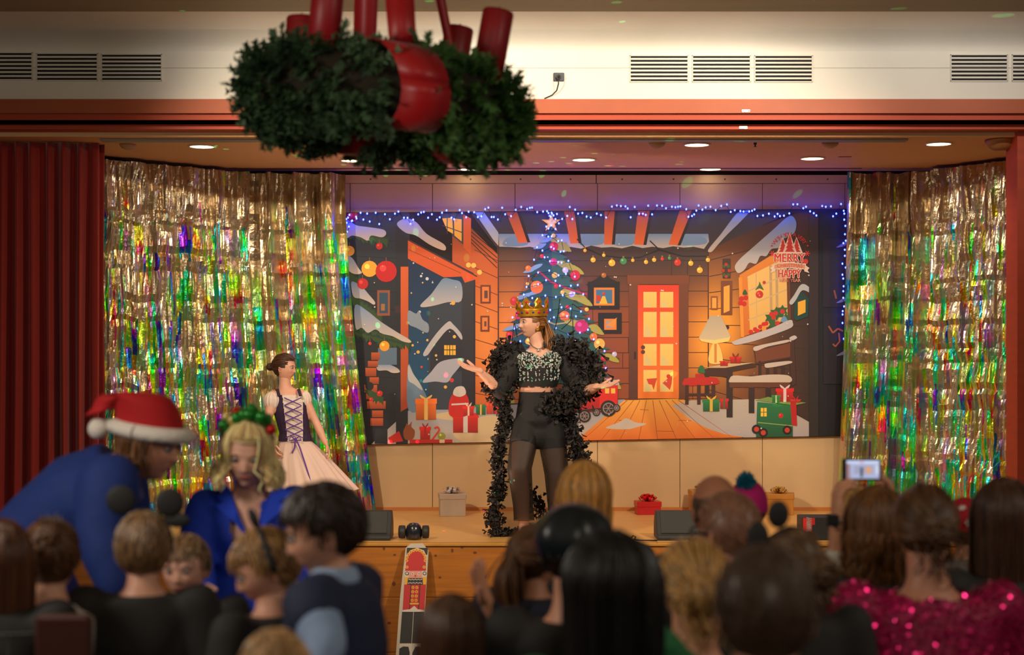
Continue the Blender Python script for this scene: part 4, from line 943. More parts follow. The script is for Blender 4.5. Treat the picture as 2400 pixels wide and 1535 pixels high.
cable('black cable loop lying on the stage edge left of the right monitor', [P(1478, 1262, 11.1), P(1484, 1255, 11.12), P(1490, 1258, 11.12), P(1487, 1264, 11.08), P(1500, 1266, 11.04), Vector((P(1540, 0, 11.1).x, 11.08, STZ + .006))], .005, M_blk)
cable('pale cable hanging over the stage edge below the right monitor', [Vector((P(1616, 0, 11).x, 11.1, STZ + .006)), Vector((P(1604, 0, 11).x, 11.0, STZ + .008)), Vector((P(1600, 0, 10.94).x, 10.94, STZ - .01)), P(1597, 1284, 10.945), P(1594, 1300, 10.95)], .005, mat('pale_cable', rgb(190, 180, 165), .5))

# ------------------------------------------------------------------ board painted as a toy soldier, leaning on the stage
nb = thing('painted_board', 'tall narrow board painted as a red toy soldier leaning on the stage front', 'painted board', (P(955, 0, 10.6).x, 10.6, 0))
def BP(px, py, off=0.0):
    d = (10.62 + .37 * CZ) / (1 - .37 * (HOR - py) / FPX); p = P(px, py, d); return p + Vector((0, -.93, .36)).normalized() * off
def bpoly(mb, pts, col, off, th=.001):
    n = len(pts); a = 0
    for i in range(n): a += pts[i][0] * pts[(i + 1) % n][1] - pts[(i + 1) % n][0] * pts[i][1]
    if a > 0: pts = pts[::-1]
    vs = [BP(x, y, off + th) for x, y in pts] + [BP(x, y, off) for x, y in pts]
    mb.add(vs, [tuple(range(n))] + [(i + n, (i + 1) % n + n, (i + 1) % n, i)[::-1] for i in range(n)], col)
def sk(x, y): return x - (y - 1280) * .062      # the board leans to the left as it goes down
def S(pts): return [(sk(x, y), y) for x, y in pts]
edge = [(951, 1284), (962, 1274), (990, 1273), (1005, 1290), (1005, 1400), (1005, 1592), (943, 1592), (945, 1400)]
b = MB(); bpoly(b, S(edge), rgb(190, 178, 160), -.022, .022); b.build('board', mat('board_edge', attr=True, rough=.7), nb)
pb = MB(); W_ = rgb(206, 190, 176); BK = (.012, .011, .011); RD = rgb(186, 22, 24); YE = rgb(222, 160, 30); SKN = rgb(214, 140, 120)
def bd_disc(x, y, r, c, off): bpoly(pb, [(sk(x, y) + r * math.cos(k * .524), y + r * math.sin(k * .524)) for k in range(12)], c, off)
bpoly(pb, S([(954, 1284), (1003, 1284), (1003, 1300), (954, 1300)]), BK, .0003)
bpoly(pb, S([(951, 1340), (953, 1305), (962, 1290), (978, 1284), (994, 1290), (1002, 1305), (1003, 1340)]), W_, .0006)
bpoly(pb, S([(953, 1338), (955, 1306), (964, 1292), (978, 1287), (992, 1292), (1000, 1306), (1002, 1338)]), RD, .001)
for k in range(13):
    a = math.pi * (1.13 - 1.26 * k / 12); bd_disc(977 + 22 * math.cos(a), 1312 - 23 * math.sin(a) + (8 if k in (0, 12) else 0), 3.6, YE, .0018); bd_disc(977 + 22 * math.cos(a), 1312 - 23 * math.sin(a) + (8 if k in (0, 12) else 0), 1.4, rgb(180, 80, 20), .0032)
bpoly(pb, S([(953, 1339), (1003, 1339), (1003, 1352), (953, 1352)]), W_, .0012); bpoly(pb, S([(963, 1338), (992, 1338), (994, 1356), (962, 1356)]), SKN, .002)
for x in (971, 986): bd_disc(x, 1345, 3.2, rgb(220, 200, 190), .003); bd_disc(x, 1345, 1.3, BK, .0045)
bd_disc(978, 1350, 2.4, rgb(190, 60, 50), .003)
for s, x in ((-1, 958), (1, 999)): bd_disc(x, 1344, 4.5, BK, .002); bd_disc(x, 1344, 2.8, W_, .0034)
bpoly(pb, S([(961, 1355), (995, 1355), (997, 1370), (960, 1370)]), BK, .003)
for k in range(9): bd_disc(964 + 3.6 * k, 1358 + (k % 2), 1.4, W_, .0042); bd_disc(963 + 3.8 * k, 1367 - (k % 2), 1.4, W_, .0042)
for x0, x1 in ((953, 962), (995, 1004)): bpoly(pb, S([(x0, 1352), (x1, 1352), (x1, 1370), (x0, 1370)]), YE, .002)
bpoly(pb, S([(953, 1370), (1004, 1370), (1004, 1430), (953, 1430)]), RD, .001)
for x in (969, 990): bpoly(pb, S([(x - 1, 1370), (x + 1, 1370), (x + 1, 1428), (x - 1, 1428)]), BK, .002)
for r_ in range(4):
    for x in (974, 983): bd_disc(x, 1377 + 10 * r_, 3.6, YE, .002); bd_disc(x, 1377 + 10 * r_, 1.5, rgb(170, 80, 20), .0034)
bpoly(pb, S([(969, 1413), (990, 1413), (990, 1417), (969, 1417)]), YE, .003); bpoly(pb, S([(953, 1430), (970, 1428), (980, 1420), (988, 1428), (1004, 1430), (1004, 1434), (953, 1434)]), W_, .003)
bpoly(pb, S([(952, 1434), (1004, 1434), (1004, 1508), (951, 1508)]), BK, .001); bpoly(pb, S([(978.5, 1434), (979.5, 1434), (979.5, 1508), (978.5, 1508)]), W_, .002)
bpoly(pb, S([(951, 1508), (1004, 1508), (1004, 1516), (951, 1516)]), W_, .001)
bpoly(pb, S([(951, 1520), (960, 1515), (972, 1516), (976, 1530), (972, 1590), (951, 1590)]), BK, .002); bpoly(pb, S([(982, 1530), (988, 1516), (998, 1515), (1004, 1520), (1004, 1590), (984, 1590)]), BK, .002); bpoly(pb, S([(950, 1512), (1004, 1512), (1004, 1590), (950, 1590)]), W_, .0005)
pb.build('painted_soldier', mat('board_paint', attr=True, rough=.6), nb)
# ------------------------------------------------------------------ people
M_skin = mat('skin', attr=True, rough=.5, noise=.04, nscale=30)
M_hair = mat('hair_strands', attr=True, rough=.42)
M_cloth = mat('cloth', attr=True, rough=.8, noise=.08, nscale=40, bump=.15, bscale=120)
M_shoe = mat('shoe_leather', (.02, .018, .016), .4)
PALE = rgb(222, 164, 136); TAN = rgb(206, 146, 116)

def head_matrix(c, yaw, pitch=0, roll=0):
    return Matrix.Translation(c) @ Matrix.Rotation(R(yaw), 4, 'Z') @ Matrix.Rotation(R(-pitch), 4, 'X') @ Matrix.Rotation(R(roll), 4, 'Y')
def gs(x, s): return math.exp(-(x / s) ** 2)
def head_pt(x, y, z, child=False):
    """unit direction on the sphere -> point on a head one unit high, face towards +y"""
    px, py, pz = x * .345, y * .43, z * .5
    t = max(0, -z)
    px *= 1 - (.30 if not child else .22) * t ** 1.6
    if y < 0: py *= 1 - .42 * max(0, -z - .05) ** .8; pz += .06 * max(0, -y) * t
    else:
        py *= 1 - .10 * (1 - abs(z)) * gs(x, .8); py *= 1 - .06 * t
    if y > .1:
        f = min(1, (y - .1) / .3); q = pz; X = px
        nose = 0.0
        if -.20 < q < .06: nose = (.06 - q) / .20 if q > -.14 else max(0, (q + .20) / .06)
        py += f * (.105 if not child else .075) * min(1, nose) * gs(X, .05 if q > -.1 else .062)
        py -= f * .040 * gs(abs(X) - .145, .075) * gs(q - .015, .055)
        py += f * .022 * gs(q - .085, .035) * gs(abs(X) - .12, .12)
        py += f * .022 * gs(q + .255, .028) * gs(X, .10) - f * .012 * gs(q + .245, .008) * gs(X, .09) + f * .014 * gs(q + .285, .02) * gs(X, .08)
        py -= f * .016 * gs(q + .335, .03) * gs(X, .12)
        py += f * .035 * gs(q + .43, .06) * gs(X, .11)
        py += f * .018 * gs(abs(X) - .19, .07) * gs(q + .12, .08)
    return px, py, pz
def add_head(mb, M, h, skin, child=False, detail=1, lips=None, brow=None, smile=0, eyes=True):
    nu, nv = (84, 64) if detail else (36, 26); o = len(mb.v); vs = []; cols = []
    lips = lips or mul((skin[0], skin[1] * .55, skin[2] * .55), .85)
    for j in range(nv + 1):
        th = math.pi * j / nv
        for k in range(nu):
            w = 2 * math.pi * k / nu; x, y, z = head_pt(math.sin(th) * math.cos(w), math.sin(th) * math.sin(w), math.cos(th), child)
            vs.append(M @ Vector((x * h, y * h, z * h))); c = skin
            if y > .2:
                zz = z + .255 - smile * abs(x) * .35
                if abs(zz) < .034 and abs(x) < .095 * (1 - abs(zz) / .05): c = lips if abs(zz + .0) > .009 else mul(lips, .35)
                elif abs(abs(x) - .2) < .08 and abs(z + .13) < .07: c = lerp3(skin, lips, .16)
            cols.append(c)
    fs = [(j * nu + k, (j + 1) * nu + k, (j + 1) * nu + (k + 1) % nu, j * nu + (k + 1) % nu) for j in range(nv) for k in range(nu)]
    for f in fs: mb.f.append(tuple(i + o for i in f)); mb.c.append([cols[i] for i in f])
    mb.v.extend([tuple(v) for v in vs])
    M3 = M.to_3x3()
    for s in (-1, 1):   # ears
        c = M @ Vector((s * .345 * h, -.03 * h, -.045 * h)); E = M3 @ Matrix.Rotation(R(18 * s), 3, 'Z')
        mb.ball(c, (.028 * h, .075 * h, .125 * h), 12, 9, mul(skin, .95), E); mb.ball(c + M3 @ Vector((s * .018 * h, .012 * h, .01 * h)), (.016 * h, .045 * h, .08 * h), 10, 7, mul((skin[0], skin[1] * .8, skin[2] * .75), .7), E)
    if eyes and detail:
        for s in (-1, 1):
            c = M @ Vector((s * .145 * h, .345 * h, .012 * h)); mb.ball(c, .046 * h, 12, 9, (.50, .46, .43)); mb.ball(M @ Vector((s * .145 * h, .372 * h, .006 * h)), .027 * h, 10, 7, (.05, .04, .035))
            lid = [M @ Vector((s * (.145 + .062 * q) * h, (.392 - .03 * q * q) * h, (.026 - .02 * q * q) * h)) for q in (-1, -.5, 0, .5, 1)]; mb.tube(lid, [.005 * h, .013 * h, .016 * h, .013 * h, .005 * h], 6, (.03, .022, .02))
            br = [M @ Vector((s * (.145 + .085 * q) * h, (.392 - .03 * q * q - .015 * max(0, q)) * h, (.098 - .012 * q * q) * h)) for q in (-1, -.5, 0, .5, 1)]; mb.tube(br, [.007 * h, .013 * h, .013 * h, .010 * h, .004 * h], 6, brow or (.07, .045, .03))

def scalp(phi, th, h, s=1.0):
    return Vector((.365 * s * math.sin(th) * math.cos(phi), -.02 + .455 * s * math.sin(th) * math.sin(phi), .075 + .445 * s * math.cos(th))) * h
def strand(mb, M, pts, r, col, n=4):
    m = len(pts); mb.tube([M @ p for p in pts], [r * (.55 + .45 * math.sin(math.pi * min(1, .15 + .8 * i / (m - 1)))) if i < m - 1 else r * .12 for i in range(m)], n, col, caps=False)
def hair_cap(mb, M, h, col, s=1.035, low=-.24, back_low=-.36, face_z=.27, face_y=.14, keep=None):
    nu, nv = 32, 22
    vs = [M @ scalp(2 * math.pi * k / nu, math.pi * .86 * j / nv, h, s) for j in range(nv + 1) for k in range(nu)]; loc = [scalp(2 * math.pi * k / nu, math.pi * .86 * j / nv, 1, s) for j in range(nv + 1) for k in range(nu)]; fs = []
    for j in range(nv):
        for k in range(nu):
            f = (j * nu + k, (j + 1) * nu + k, (j + 1) * nu + (k + 1) % nu, j * nu + (k + 1) % nu); c = sum((loc[i] for i in f), Vector()) / 4
            if c.y > face_y and c.z < face_z: continue
            if abs(c.x) > .2 and c.y > -.05 and c.z < .02: continue
            if c.z < (back_low if c.y < -.1 else low): continue
            if keep and not keep(c): continue
            fs.append(f)
    mb.add(vs, fs, col)
def hair(kind, M, h, col, seed=0, L=1.0, n=None, r=.016, wave=.0, window=48, bun=(0, -.47, .25), tail=1.2, messy=.02, part=0.0, spread=0.0, down=None, bangs=False, curl=0):
    rr = random.Random(seed); b = MB(); V = lambda a, c: mul(col, rr.uniform(a, c))
    dn = (M.to_3x3().inverted() @ Vector((0, 0, -1))) if down is None else down
    if kind in ('long', 'bob'):
        hair_cap(b, M, h, mul(col, .7)); n = int((n or 260) * 1.8); r *= .62
        for k in range(n):
            phi = rr.uniform(0, 2 * math.pi); dfront = abs((math.degrees(phi) - 90 + 180) % 360 - 180)
            if dfront < window * .55 and not bangs: continue
            s0 = 1.04 + rr.uniform(0, .07); pts = []
            side = 1 if math.cos(phi) > 0 else -1; tw = rr.gauss(0, .16); lift = abs(rr.gauss(0, .02))
            p0 = Vector((part + .01 * side, .18 * math.sin(phi) - .03, .0)) * h
            fringe = bangs and dfront < window
            for i in range(7 if not fringe else 5):
                th = R(6 + (100 if not fringe else 52) * i / (6 if not fringe else 4)); q = scalp(phi + tw * (i / 6) * (0 if fringe else 1), th, h, s0 + lift * (i / 6))
                if dfront < window: q.x += side * .10 * h * (i / 6) ** 1.5 * (0 if fringe else 1)
                if i == 0: q.x = p0.x; q.y = p0.y
                pts.append(q)
            if not fringe:
                ln = (L + rr.uniform(-.10, .06)) * h; q = pts[-1].copy(); ph = rr.uniform(0, 6.28); out = Vector((math.cos(phi), math.sin(phi), 0)); m = 7
                for i in range(1, m + 1):
                    t = i / m; w = wave * h * math.sin(ph + t * 9); e = q + dn * (ln * t) + out * (spread * h * t - (.10 * h * t * t if kind == 'bob' else .04 * h * t)) + Vector((w, w * .6, 0)); pts.append(e)
            strand(b, M, pts, r * h * rr.uniform(.7, 1.5), V(.38, 1.8))
    elif kind == 'short':
        hair_cap(b, M, h, mul(col, .8), 1.03, low=-.10, back_low=-.30, face_z=.25); n = n or 420
        for k in range(n):
            phi = rr.uniform(0, 2 * math.pi); th = R(rr.uniform(3, 112)); p = scalp(phi, th, 1)
            if p.y > .12 and p.z < .26: continue
            if abs(p.x) > .2 and p.y > -.08 and p.z < .04: continue
            if p.z < -.30: continue
            pts = []; dphi = rr.uniform(-.25, .25); ln = rr.uniform(.25, .5) * L
            for i in range(4): t = i / 3; q = scalp(phi + dphi * t, th + ln * t * (1 if th > .35 else .6), h, 1.03 + messy * 4 * math.sin(math.pi * t * .8) + (.02 * rr.random())); pts.append(q)
            strand(b, M, pts, r * h * rr.uniform(.7, 1.4), V(.42, 1.7), 3)
    elif kind == 'fringe':     # bald crown, short hair low at the back and sides
        keep = lambda c: c.z < .16 + .05 * math.sin(c.x * 9)
        hair_cap(b, M, h, mul(col, .85), 1.012, low=-.08, back_low=-.30, face_z=.9, face_y=.02, keep=keep)
        for k in range(n or 300):
            phi = rr.uniform(math.pi * .95, math.pi * 2.05); th = R(rr.uniform(72, 112)); p = scalp(phi, th, 1)
            if p.z < -.28 or p.y > 0: continue
            strand(b, M, [scalp(phi, th + .12 * i, h, 1.012 + .006 * i) for i in range(3)], r * h * .6, V(.42, 1.7), 3)
    elif kind in ('updo', 'pony'):
        hair_cap(b, M, h, mul(col, .7), low=-.12, back_low=-.33); bp = Vector(bun) * h; n = n or 240
        for k in range(n):
            phi = rr.uniform(0, 2 * math.pi); dfront = abs((math.degrees(phi) - 90 + 180) % 360 - 180)
            th0 = R(58 if dfront < 40 else 84 if dfront < 95 else 112); s0 = 1.035 + rr.uniform(0, .05); a = scalp(phi, th0 * rr.uniform(.55, 1), h, s0); pts = []
            for i in range(7):
                t = i / 6; q = a.lerp(bp, t); v = Vector((q.x / (.365 * h), (q.y + .02 * h) / (.455 * h), (q.z - .075 * h) / (.445 * h)))
                if v.length < s0 and v.length > 1e-3: v = v.normalized() * (s0 + messy * rr.uniform(-.3, 1)); q = Vector((v.x * .365, -.02 + v.y * .455, .075 + v.z * .445)) * h
                pts.append(q)
            strand(b, M, pts, r * h * rr.uniform(.7, 1.4), V(.38, 1.8))
        if kind == 'updo':
            for k in range(60):
                ax = Vector((rr.gauss(0, 1), rr.gauss(0, 1), rr.gauss(0, 1))).normalized(); u = ax.orthogonal().normalized(); v = ax.cross(u); R_ = .15 * h * tail * rr.uniform(.8, 1.1); a0 = rr.uniform(0, 6.28)
                strand(b, M, [bp + (u * math.cos(a0 + i * .55) + v * math.sin(a0 + i * .55)) * R_ + Vector((0, -.03 * h, 0)) for i in range(7)], r * 1.5 * h, V(.5, 1.5))
            for k in range(int(curl)):
                p = bp + Vector((rr.gauss(0, .12), rr.gauss(0, .06), rr.gauss(-.02, .1))) * h; ph = rr.uniform(0, 6); strand(b, M, [p + dn * (.06 * i * h) + Vector((math.cos(ph + i * 1.1), math.sin(ph + i * 1.1), 0)) * .05 * h for i in range(9)], r * .9 * h, V(.6, 1.6))
        else:
            for k in range(110):
                o_ = Vector((rr.gauss(0, .045), rr.gauss(0, .045), 0)) * h; q = bp + o_; ph = rr.uniform(0, 6.28); pts = []
                for i in range(9):
                    t = i / 8; sw = Vector((0, -.10 * h * math.sin(math.pi * min(1, t * 1.3)), 0)); pts.append(q + sw + dn * (tail * h * t * rr.uniform(.96, 1.0)) + o_ * (1.6 * math.sin(math.pi * min(1, t * 1.1))) + Vector((wave * h * math.sin(ph + 6 * t), 0, 0)))
                strand(b, M, pts, r * h * rr.uniform(.8, 1.4), V(.38, 1.8))
    return b

def add_hand(mb, wr, dr, nrm, size, skin, curl=.35, side=1, spread=.18):
    """palm plus five bent fingers; dr = where the fingers point, nrm = out of the palm, side = thumb side"""
    dr = Vector(dr).normalized(); nrm = Vector(nrm); nrm = (nrm - dr * nrm.dot(dr)).normalized(); sd = dr.cross(nrm) * side; wr = Vector(wr); s = size
    mb.tube([wr - dr * .02 * s / .18, wr + dr * .25 * s, wr + dr * .48 * s], [(.15 * s, .10 * s), (.22 * s, .10 * s), (.225 * s, .075 * s)], 12, skin, ref=sd, round_ends=True)
    for k, (off, ln) in enumerate(((.17, .40), (.06, .46), (-.055, .43), (-.165, .33))):
        p = wr + dr * (.47 * s) + sd * (off * s); q = [p - dr * .05 * s]; a = 0; d0 = (dr + sd * (spread * (off / .17))).normalized()
        q.append(p)
        for seg in (.42, .32, .26): a += curl * (1 + .12 * k); q.append(q[-1] + (d0 * math.cos(a) + nrm * math.sin(a)) * (ln * seg * s))
        mb.tube(q, [.058 * s, .056 * s, .052 * s, .047 * s, .038 * s], 8, skin, round_ends=True)
    p = wr + dr * (.16 * s) + sd * (.17 * s); t1 = (dr * .62 + sd * .72 + nrm * .25).normalized(); t2 = (dr * .85 + sd * .35 + nrm * .35).normalized()
    mb.tube([p - sd * .08 * s, p + t1 * .17 * s, p + t1 * .17 * s + t2 * .16 * s, p + t1 * .17 * s + t2 * .29 * s], [.075 * s, .066 * s, .058 * s, .045 * s], 8, skin, round_ends=True)

def skeleton(base, H, yaw=0, sit=False, lean=0.0, hh=None, shw=None):
    hh = hh or .132 * H; shw = shw or .118 * H; J = {}
    hz = .50 if sit else .52 * H
    J['pelvis'] = Vector((0, 0, hz)); J['waist'] = Vector((0, lean * .35, hz + .10 * H)); J['chest'] = Vector((0, lean * .75, hz + .20 * H)); J['neck'] = Vector((0, lean, hz + .315 * H))
    J['head'] = Vector((0, lean + .02 * H, hz + .48 * H - hh / 2))
    for s, n in ((-1, 'L'), (1, 'R')):
        J['sh' + n] = Vector((s * shw, lean * .95, hz + .288 * H)); J['hip' + n] = Vector((s * .052 * H, 0, hz - .01))
        if sit:
            J['el' + n] = Vector((s * (shw + .03 * H), lean + .05 * H, hz + .115 * H)); J['wr' + n] = Vector((s * .06 * H, lean + .18 * H, hz + .08 * H))
            J['kn' + n] = Vector((s * .07 * H, .26 * H, hz - .02)); J['an' + n] = Vector((s * .07 * H, .25 * H, .07))
        else:
            J['el' + n] = Vector((s * (shw + .03 * H), lean * .7, hz + .11 * H)); J['wr' + n] = Vector((s * (shw + .03 * H), lean + .04 * H, hz - .045 * H))
            J['kn' + n] = Vector((s * .055 * H, .01 * H, .275 * H)); J['an' + n] = Vector((s * .055 * H, 0, .05 * H))
    Rz = Matrix.Rotation(R(yaw), 3, 'Z')
    J = {k: Rz @ v + Vector(base) for k, v in J.items()}; J['hh'] = hh; J['H'] = H; J['yaw'] = yaw; J['base'] = Vector(base); return J
def torso_sections(J, g=0.0, kw=1.0, lo=0, fem=0):
    H = J['H']; ah = (J['hipR'] - J['hipL']).normalized(); ac = (J['shR'] - J['shL']).normalized(); am = (ah + ac).normalized()
    shh = (J['shR'] - J['shL']).length / 2; up = (J['neck'] - J['chest']).normalized()
    pts = [J['pelvis'] - (J['waist'] - J['pelvis']) * .45, J['pelvis'], J['waist'], J['chest'], J['neck'] - up * .035 * H, J['neck']]
    rad = [(.066 * H, .052 * H), (.098 * H * kw, .072 * H * kw), ((.080 - .008 * fem) * H * kw, .060 * H * kw), (.096 * H * kw, .070 * H * kw), (max(.07 * H, shh * .92), .052 * H), (.040 * H, .038 * H)]
    ref = [ah, ah, am, ac, ac, ac]
    return pts[lo:], [(a + g, b + g) for a, b in rad][lo:], ref[lo:]
def limb(mb, a, b, c, ra, rb, rc_, g=0.0, n=12):
    mb.tube([a, a.lerp(b, .35), b - (b - a) * .05, b.lerp(c, .08), b.lerp(c, .4), c], [ra + g, ra * .98 + g, rb * 1.02 + g, rb + g, (rb * 1.04) + g, rc_ + g], n, round_ends=True)
def person(label, J, skin=PALE, hd=(None, 0, 0), hairb=None, hk=None, top=None, bottom=None, hands=None, child=False, detail=0, voxel=.016, group=None, shoes=True, kw=1.0, fem=0, smile=0, brow=None, bare_legs=False):
    """hd = head yaw, pitch, roll. top/bottom = (colour, sleeve 0..2, inflation)."""
    H = J['H']; hh = J['hh']; yaw = J['yaw'] if hd[0] is None else hd[0]
    root = thing('person', label, 'person', J['base'], group)
    M = head_matrix(J['head'], yaw, hd[1], hd[2])
    body = MB(skin); p, r_, rf = torso_sections(J, 0, kw, 0, fem); body.tube(p, r_, 16, ref=rf, round_ends=True)
    body.tube([J['neck'] - (J['head'] - J['neck']) * .25, J['neck'].lerp(J['head'], .3), J['neck'].lerp(J['head'], .8)], [.040 * H, (.034 - .004 * fem) * H, (.034 - .004 * fem) * H] if not child else [.04 * H, .034 * H, .034 * H], 12, round_ends=True)
    for n in 'LR':
        limb(body, J['sh' + n], J['el' + n], J['wr' + n], .034 * H * kw, .024 * H, .0165 * H)
        limb(body, J['hip' + n], J['kn' + n], J['an' + n], .055 * H * kw, .036 * H, .024 * H)
        if bare_legs:
            f = Matrix.Rotation(R(J['yaw']), 3, 'Z') @ Vector((0, 1, 0)); a = J['an' + n]
            body.tube([a + Vector((0, 0, -.01)), a + f * .04 * H + Vector((0, 0, -.03 * H)), a + f * .11 * H + Vector((0, 0, -.045 * H))], [.024 * H, (.026 * H, .018 * H), (.026 * H, .010 * H)], 10, round_ends=True)
    v, f = remesh(body, voxel); bm_ = MB(skin); bm_.add(v, f)
    add_head(bm_, M, hh, skin, child, detail, smile=smile, brow=brow)
    for n in 'LR':
        s = -1 if n == 'L' else 1
        hs = (hands or {}).get(n); fore = (J['wr' + n] - J['el' + n]).normalized(); size = .105 * H
        if hs is None: hs = dict(dr=fore, nrm=Matrix.Rotation(R(J['yaw']), 3, 'Z') @ Vector((-s, 0, 0)), side=s)
        add_hand(bm_, J['wr' + n], hs.get('dr', fore), hs['nrm'], hs.get('size', size), skin, hs.get('curl', .4), hs.get('side', s), hs.get('spread', .15))
    bm_.build('body', M_skin, root, True)
    if top:
        col, slv, g = top; t = MB(col); p, r_, rf = torso_sections(J, g, kw, 0, fem); r_[-1] = (r_[-1][0] + .012, r_[-1][1] + .012); t.tube(p[:-1] + [p[-1] - (p[-1] - p[-2]) * .15], r_, 16, ref=rf)
        for n in 'LR':
            a, b_, c = J['sh' + n], J['el' + n], J['wr' + n]
            if slv > 1: limb(t, a, b_, b_.lerp(c, .95 if slv == 2 else slv - 1), .034 * H * kw, .025 * H, .019 * H if slv == 2 else .024 * H, g)
            elif slv == 1: e = a.lerp(b_, .72); t.tube([a, a.lerp(e, .5), e], [.036 * H + g, .035 * H + g * 1.3, .034 * H + g * 1.6], 12, round_ends=True)
        v, f = remesh(t, voxel, 3); t2 = MB(col); t2.add(v, f); t2.build('shirt', M_cloth, root, True)
    if bottom:
        col, g = bottom; t = MB(col); p, r_, rf = torso_sections(J, g, kw); t.tube(p[:2] + [p[1].lerp(p[2], .6)], [r_[0], r_[1], r_[2]], 16, ref=rf[:3], round_ends=True)
        for n in 'LR': limb(t, J['hip' + n], J['kn' + n], J['an' + n], .055 * H * kw, .038 * H, .030 * H, g)
        v, f = remesh(t, voxel * 1.2, 3); t2 = MB(col); t2.add(v, f); t2.build('trousers', M_cloth, root, True)
    if shoes:
        for n in 'LR':
            a = J['an' + n]; f = Matrix.Rotation(R(J['yaw']), 3, 'Z') @ Vector((0, 1, 0)); z0 = J['base'].z; s_ = MB()
            s_.tube([Vector((a.x, a.y, z0 + .045)) - f * .05 * H / 1.7, Vector((a.x, a.y, z0 + .048)), Vector((a.x, a.y, z0 + .036)) + f * .07 * H, Vector((a.x, a.y, z0 + .026)) + f * .115 * H], [(.03, .04), (.036, .045), (.042, .034), (.032, .022)], 10, ref=Vector((f.y, -f.x, 0)), round_ends=True)
            s_.build('shoe', M_shoe, root, True)
    if hk:
        hk = dict(hk); kind = hk.pop('kind'); col = hk.pop('col'); hair(kind, M, hh, col, **hk).build('hair', M_hair, root, True)
    return root, M
# ------------------------------------------------------------------ the performer with the crown
M_tulle = mat('black_tulle', (.010, .009, .009), .7, alpha=.62)
M_sheer = mat('black_sheer', (.012, .010, .010), .6, alpha=.74)
M_black = mat('black_cloth', (.010, .009, .009), .75, bump=.2, bscale=90)
M_ruff = mat('black_ruffle', attr=True, rough=.75)
M_gold = mat('gold_crown', rgb(214, 158, 44), .32, .75)
D = 11.35
J = skeleton((P(1262, 0, D).x, D, STZ), 1.70, 180); 
J.update(pelvis=P(1262, 985, D), waist=P(1258, 925, D), chest=P(1262, 862, D), neck=P(1262, 815, D), head=P(1246, 757, D - .02), shR=P(1208, 833, D), shL=P(1318, 835, D),
         hipR=P(1234, 1000, D), hipL=P(1290, 1000, D), knR=P(1217, 1098, D - .16), anR=P(1228, 1228, D - .04), knL=P(1304, 1112, D - .02), anL=P(1308, 1236, D + .08),
         elR=P(1172, 915, D - .04), wrR=P(1122, 868, D - .16), elL=P(1368, 920, D - .05), wrL=P(1400, 906, D - .22))
person1, M = person('woman in gold crown, black ruffled robe and jewelled corset gesturing on stage', J, PALE, (118, -2, 0), hk=dict(kind='pony', col=rgb(140, 92, 46), seed=5, bun=(-.06, -.44, .04), tail=1.5, wave=.03, r=.017, messy=.02), detail=1, voxel=.011, fem=1, smile=.25,
                    hands={'R': dict(dr=(-1, -.1, .28), nrm=(.1, -.3, 1), curl=.12, side=1, spread=.3), 'L': dict(dr=(.95, -.3, .12), nrm=(0, -.3, 1), curl=.12, side=-1, spread=.25)}, shoes=False, bare_legs=True, brow=rgb(96, 62, 40))
root = person1
def shell(name, J, m, g, legs=None, z0=None, z1=None, rad=None, voxel=.012, extra=None, kw=1, cut=None, fem=1):
    t = MB(); p, r_, rf = torso_sections(J, g, kw, 0, fem); t.tube(p, r_, 18, ref=rf)
    if extra: extra(t)
    v, f = remesh(t, voxel, 3); t2 = MB(); keep = []
    for q in f:
        c = sum((Vector(v[i]) for i in q), Vector()) / len(q)
        if z0 is not None and c.z < z0: continue
        if z1 is not None and c.z > z1: continue
        if cut and cut(c): continue
        keep.append(q)
    t2.add(v, keep); return t2
# corset: bust cups and body, straps, rhinestones
def bust(t):
    for px in (1236, 1292): t.ball(P(px, 843, D - .088), (.074, .068, .060), 16, 10)
zb0 = P(0, 905, D).z; zb1 = P(0, 829, D).z
cor = shell('corset', J, M_black, .012, z0=zb0, extra=bust, cut=lambda c: c.z > zb1 - .022 * math.cos((c.x - P(1264, 0, D).x) * 36) or (c.z > P(0, 835, D).z and c.y > D - .0))
co = cor.build('corset', M_black, root, True)
gem = MB(); rg = random.Random(6); V0 = [Vector(v) for v in cor.v]; used = set(i for f in cor.f for i in f); cx = P(1264, 0, D).x
cols = ((.85, .82, .76), (.9, .9, .9), (.30, .6, .5), (.7, .64, .55))
for i in used:
    p = V0[i]
    if p.y > D - .045: continue
    hi = p.z > P(0, 862, D).z
    if hi: ok = rg.random() < .55
    else: ok = (abs(((p.x - cx) / .028) - round((p.x - cx) / .028)) < .2 and rg.random() < .75 and p.z > P(0, 893, D).z)
    if ok: gem.ball(p + Vector((rg.uniform(-.003, .003), -.004, rg.uniform(-.003, .003))), rg.uniform(.0042, .0075), 5, 3, rg.choice(cols))
o = gem.build('rhinestones', mat('rhinestone', attr=True, rough=.2, metal=.35), co); o['kind'] = 'stuff'
for s, a in ((-1, 1212), (1, 1314)):
    b = MB(); b.tube([P(1236 if s < 0 else 1292, 826, D - .12), P(a, 818, D - .07), P(a, 812, D - .01), P(a, 822, D + .06)], [(.010, .003)] * 4, 6); b.build('strap', M_black, co)
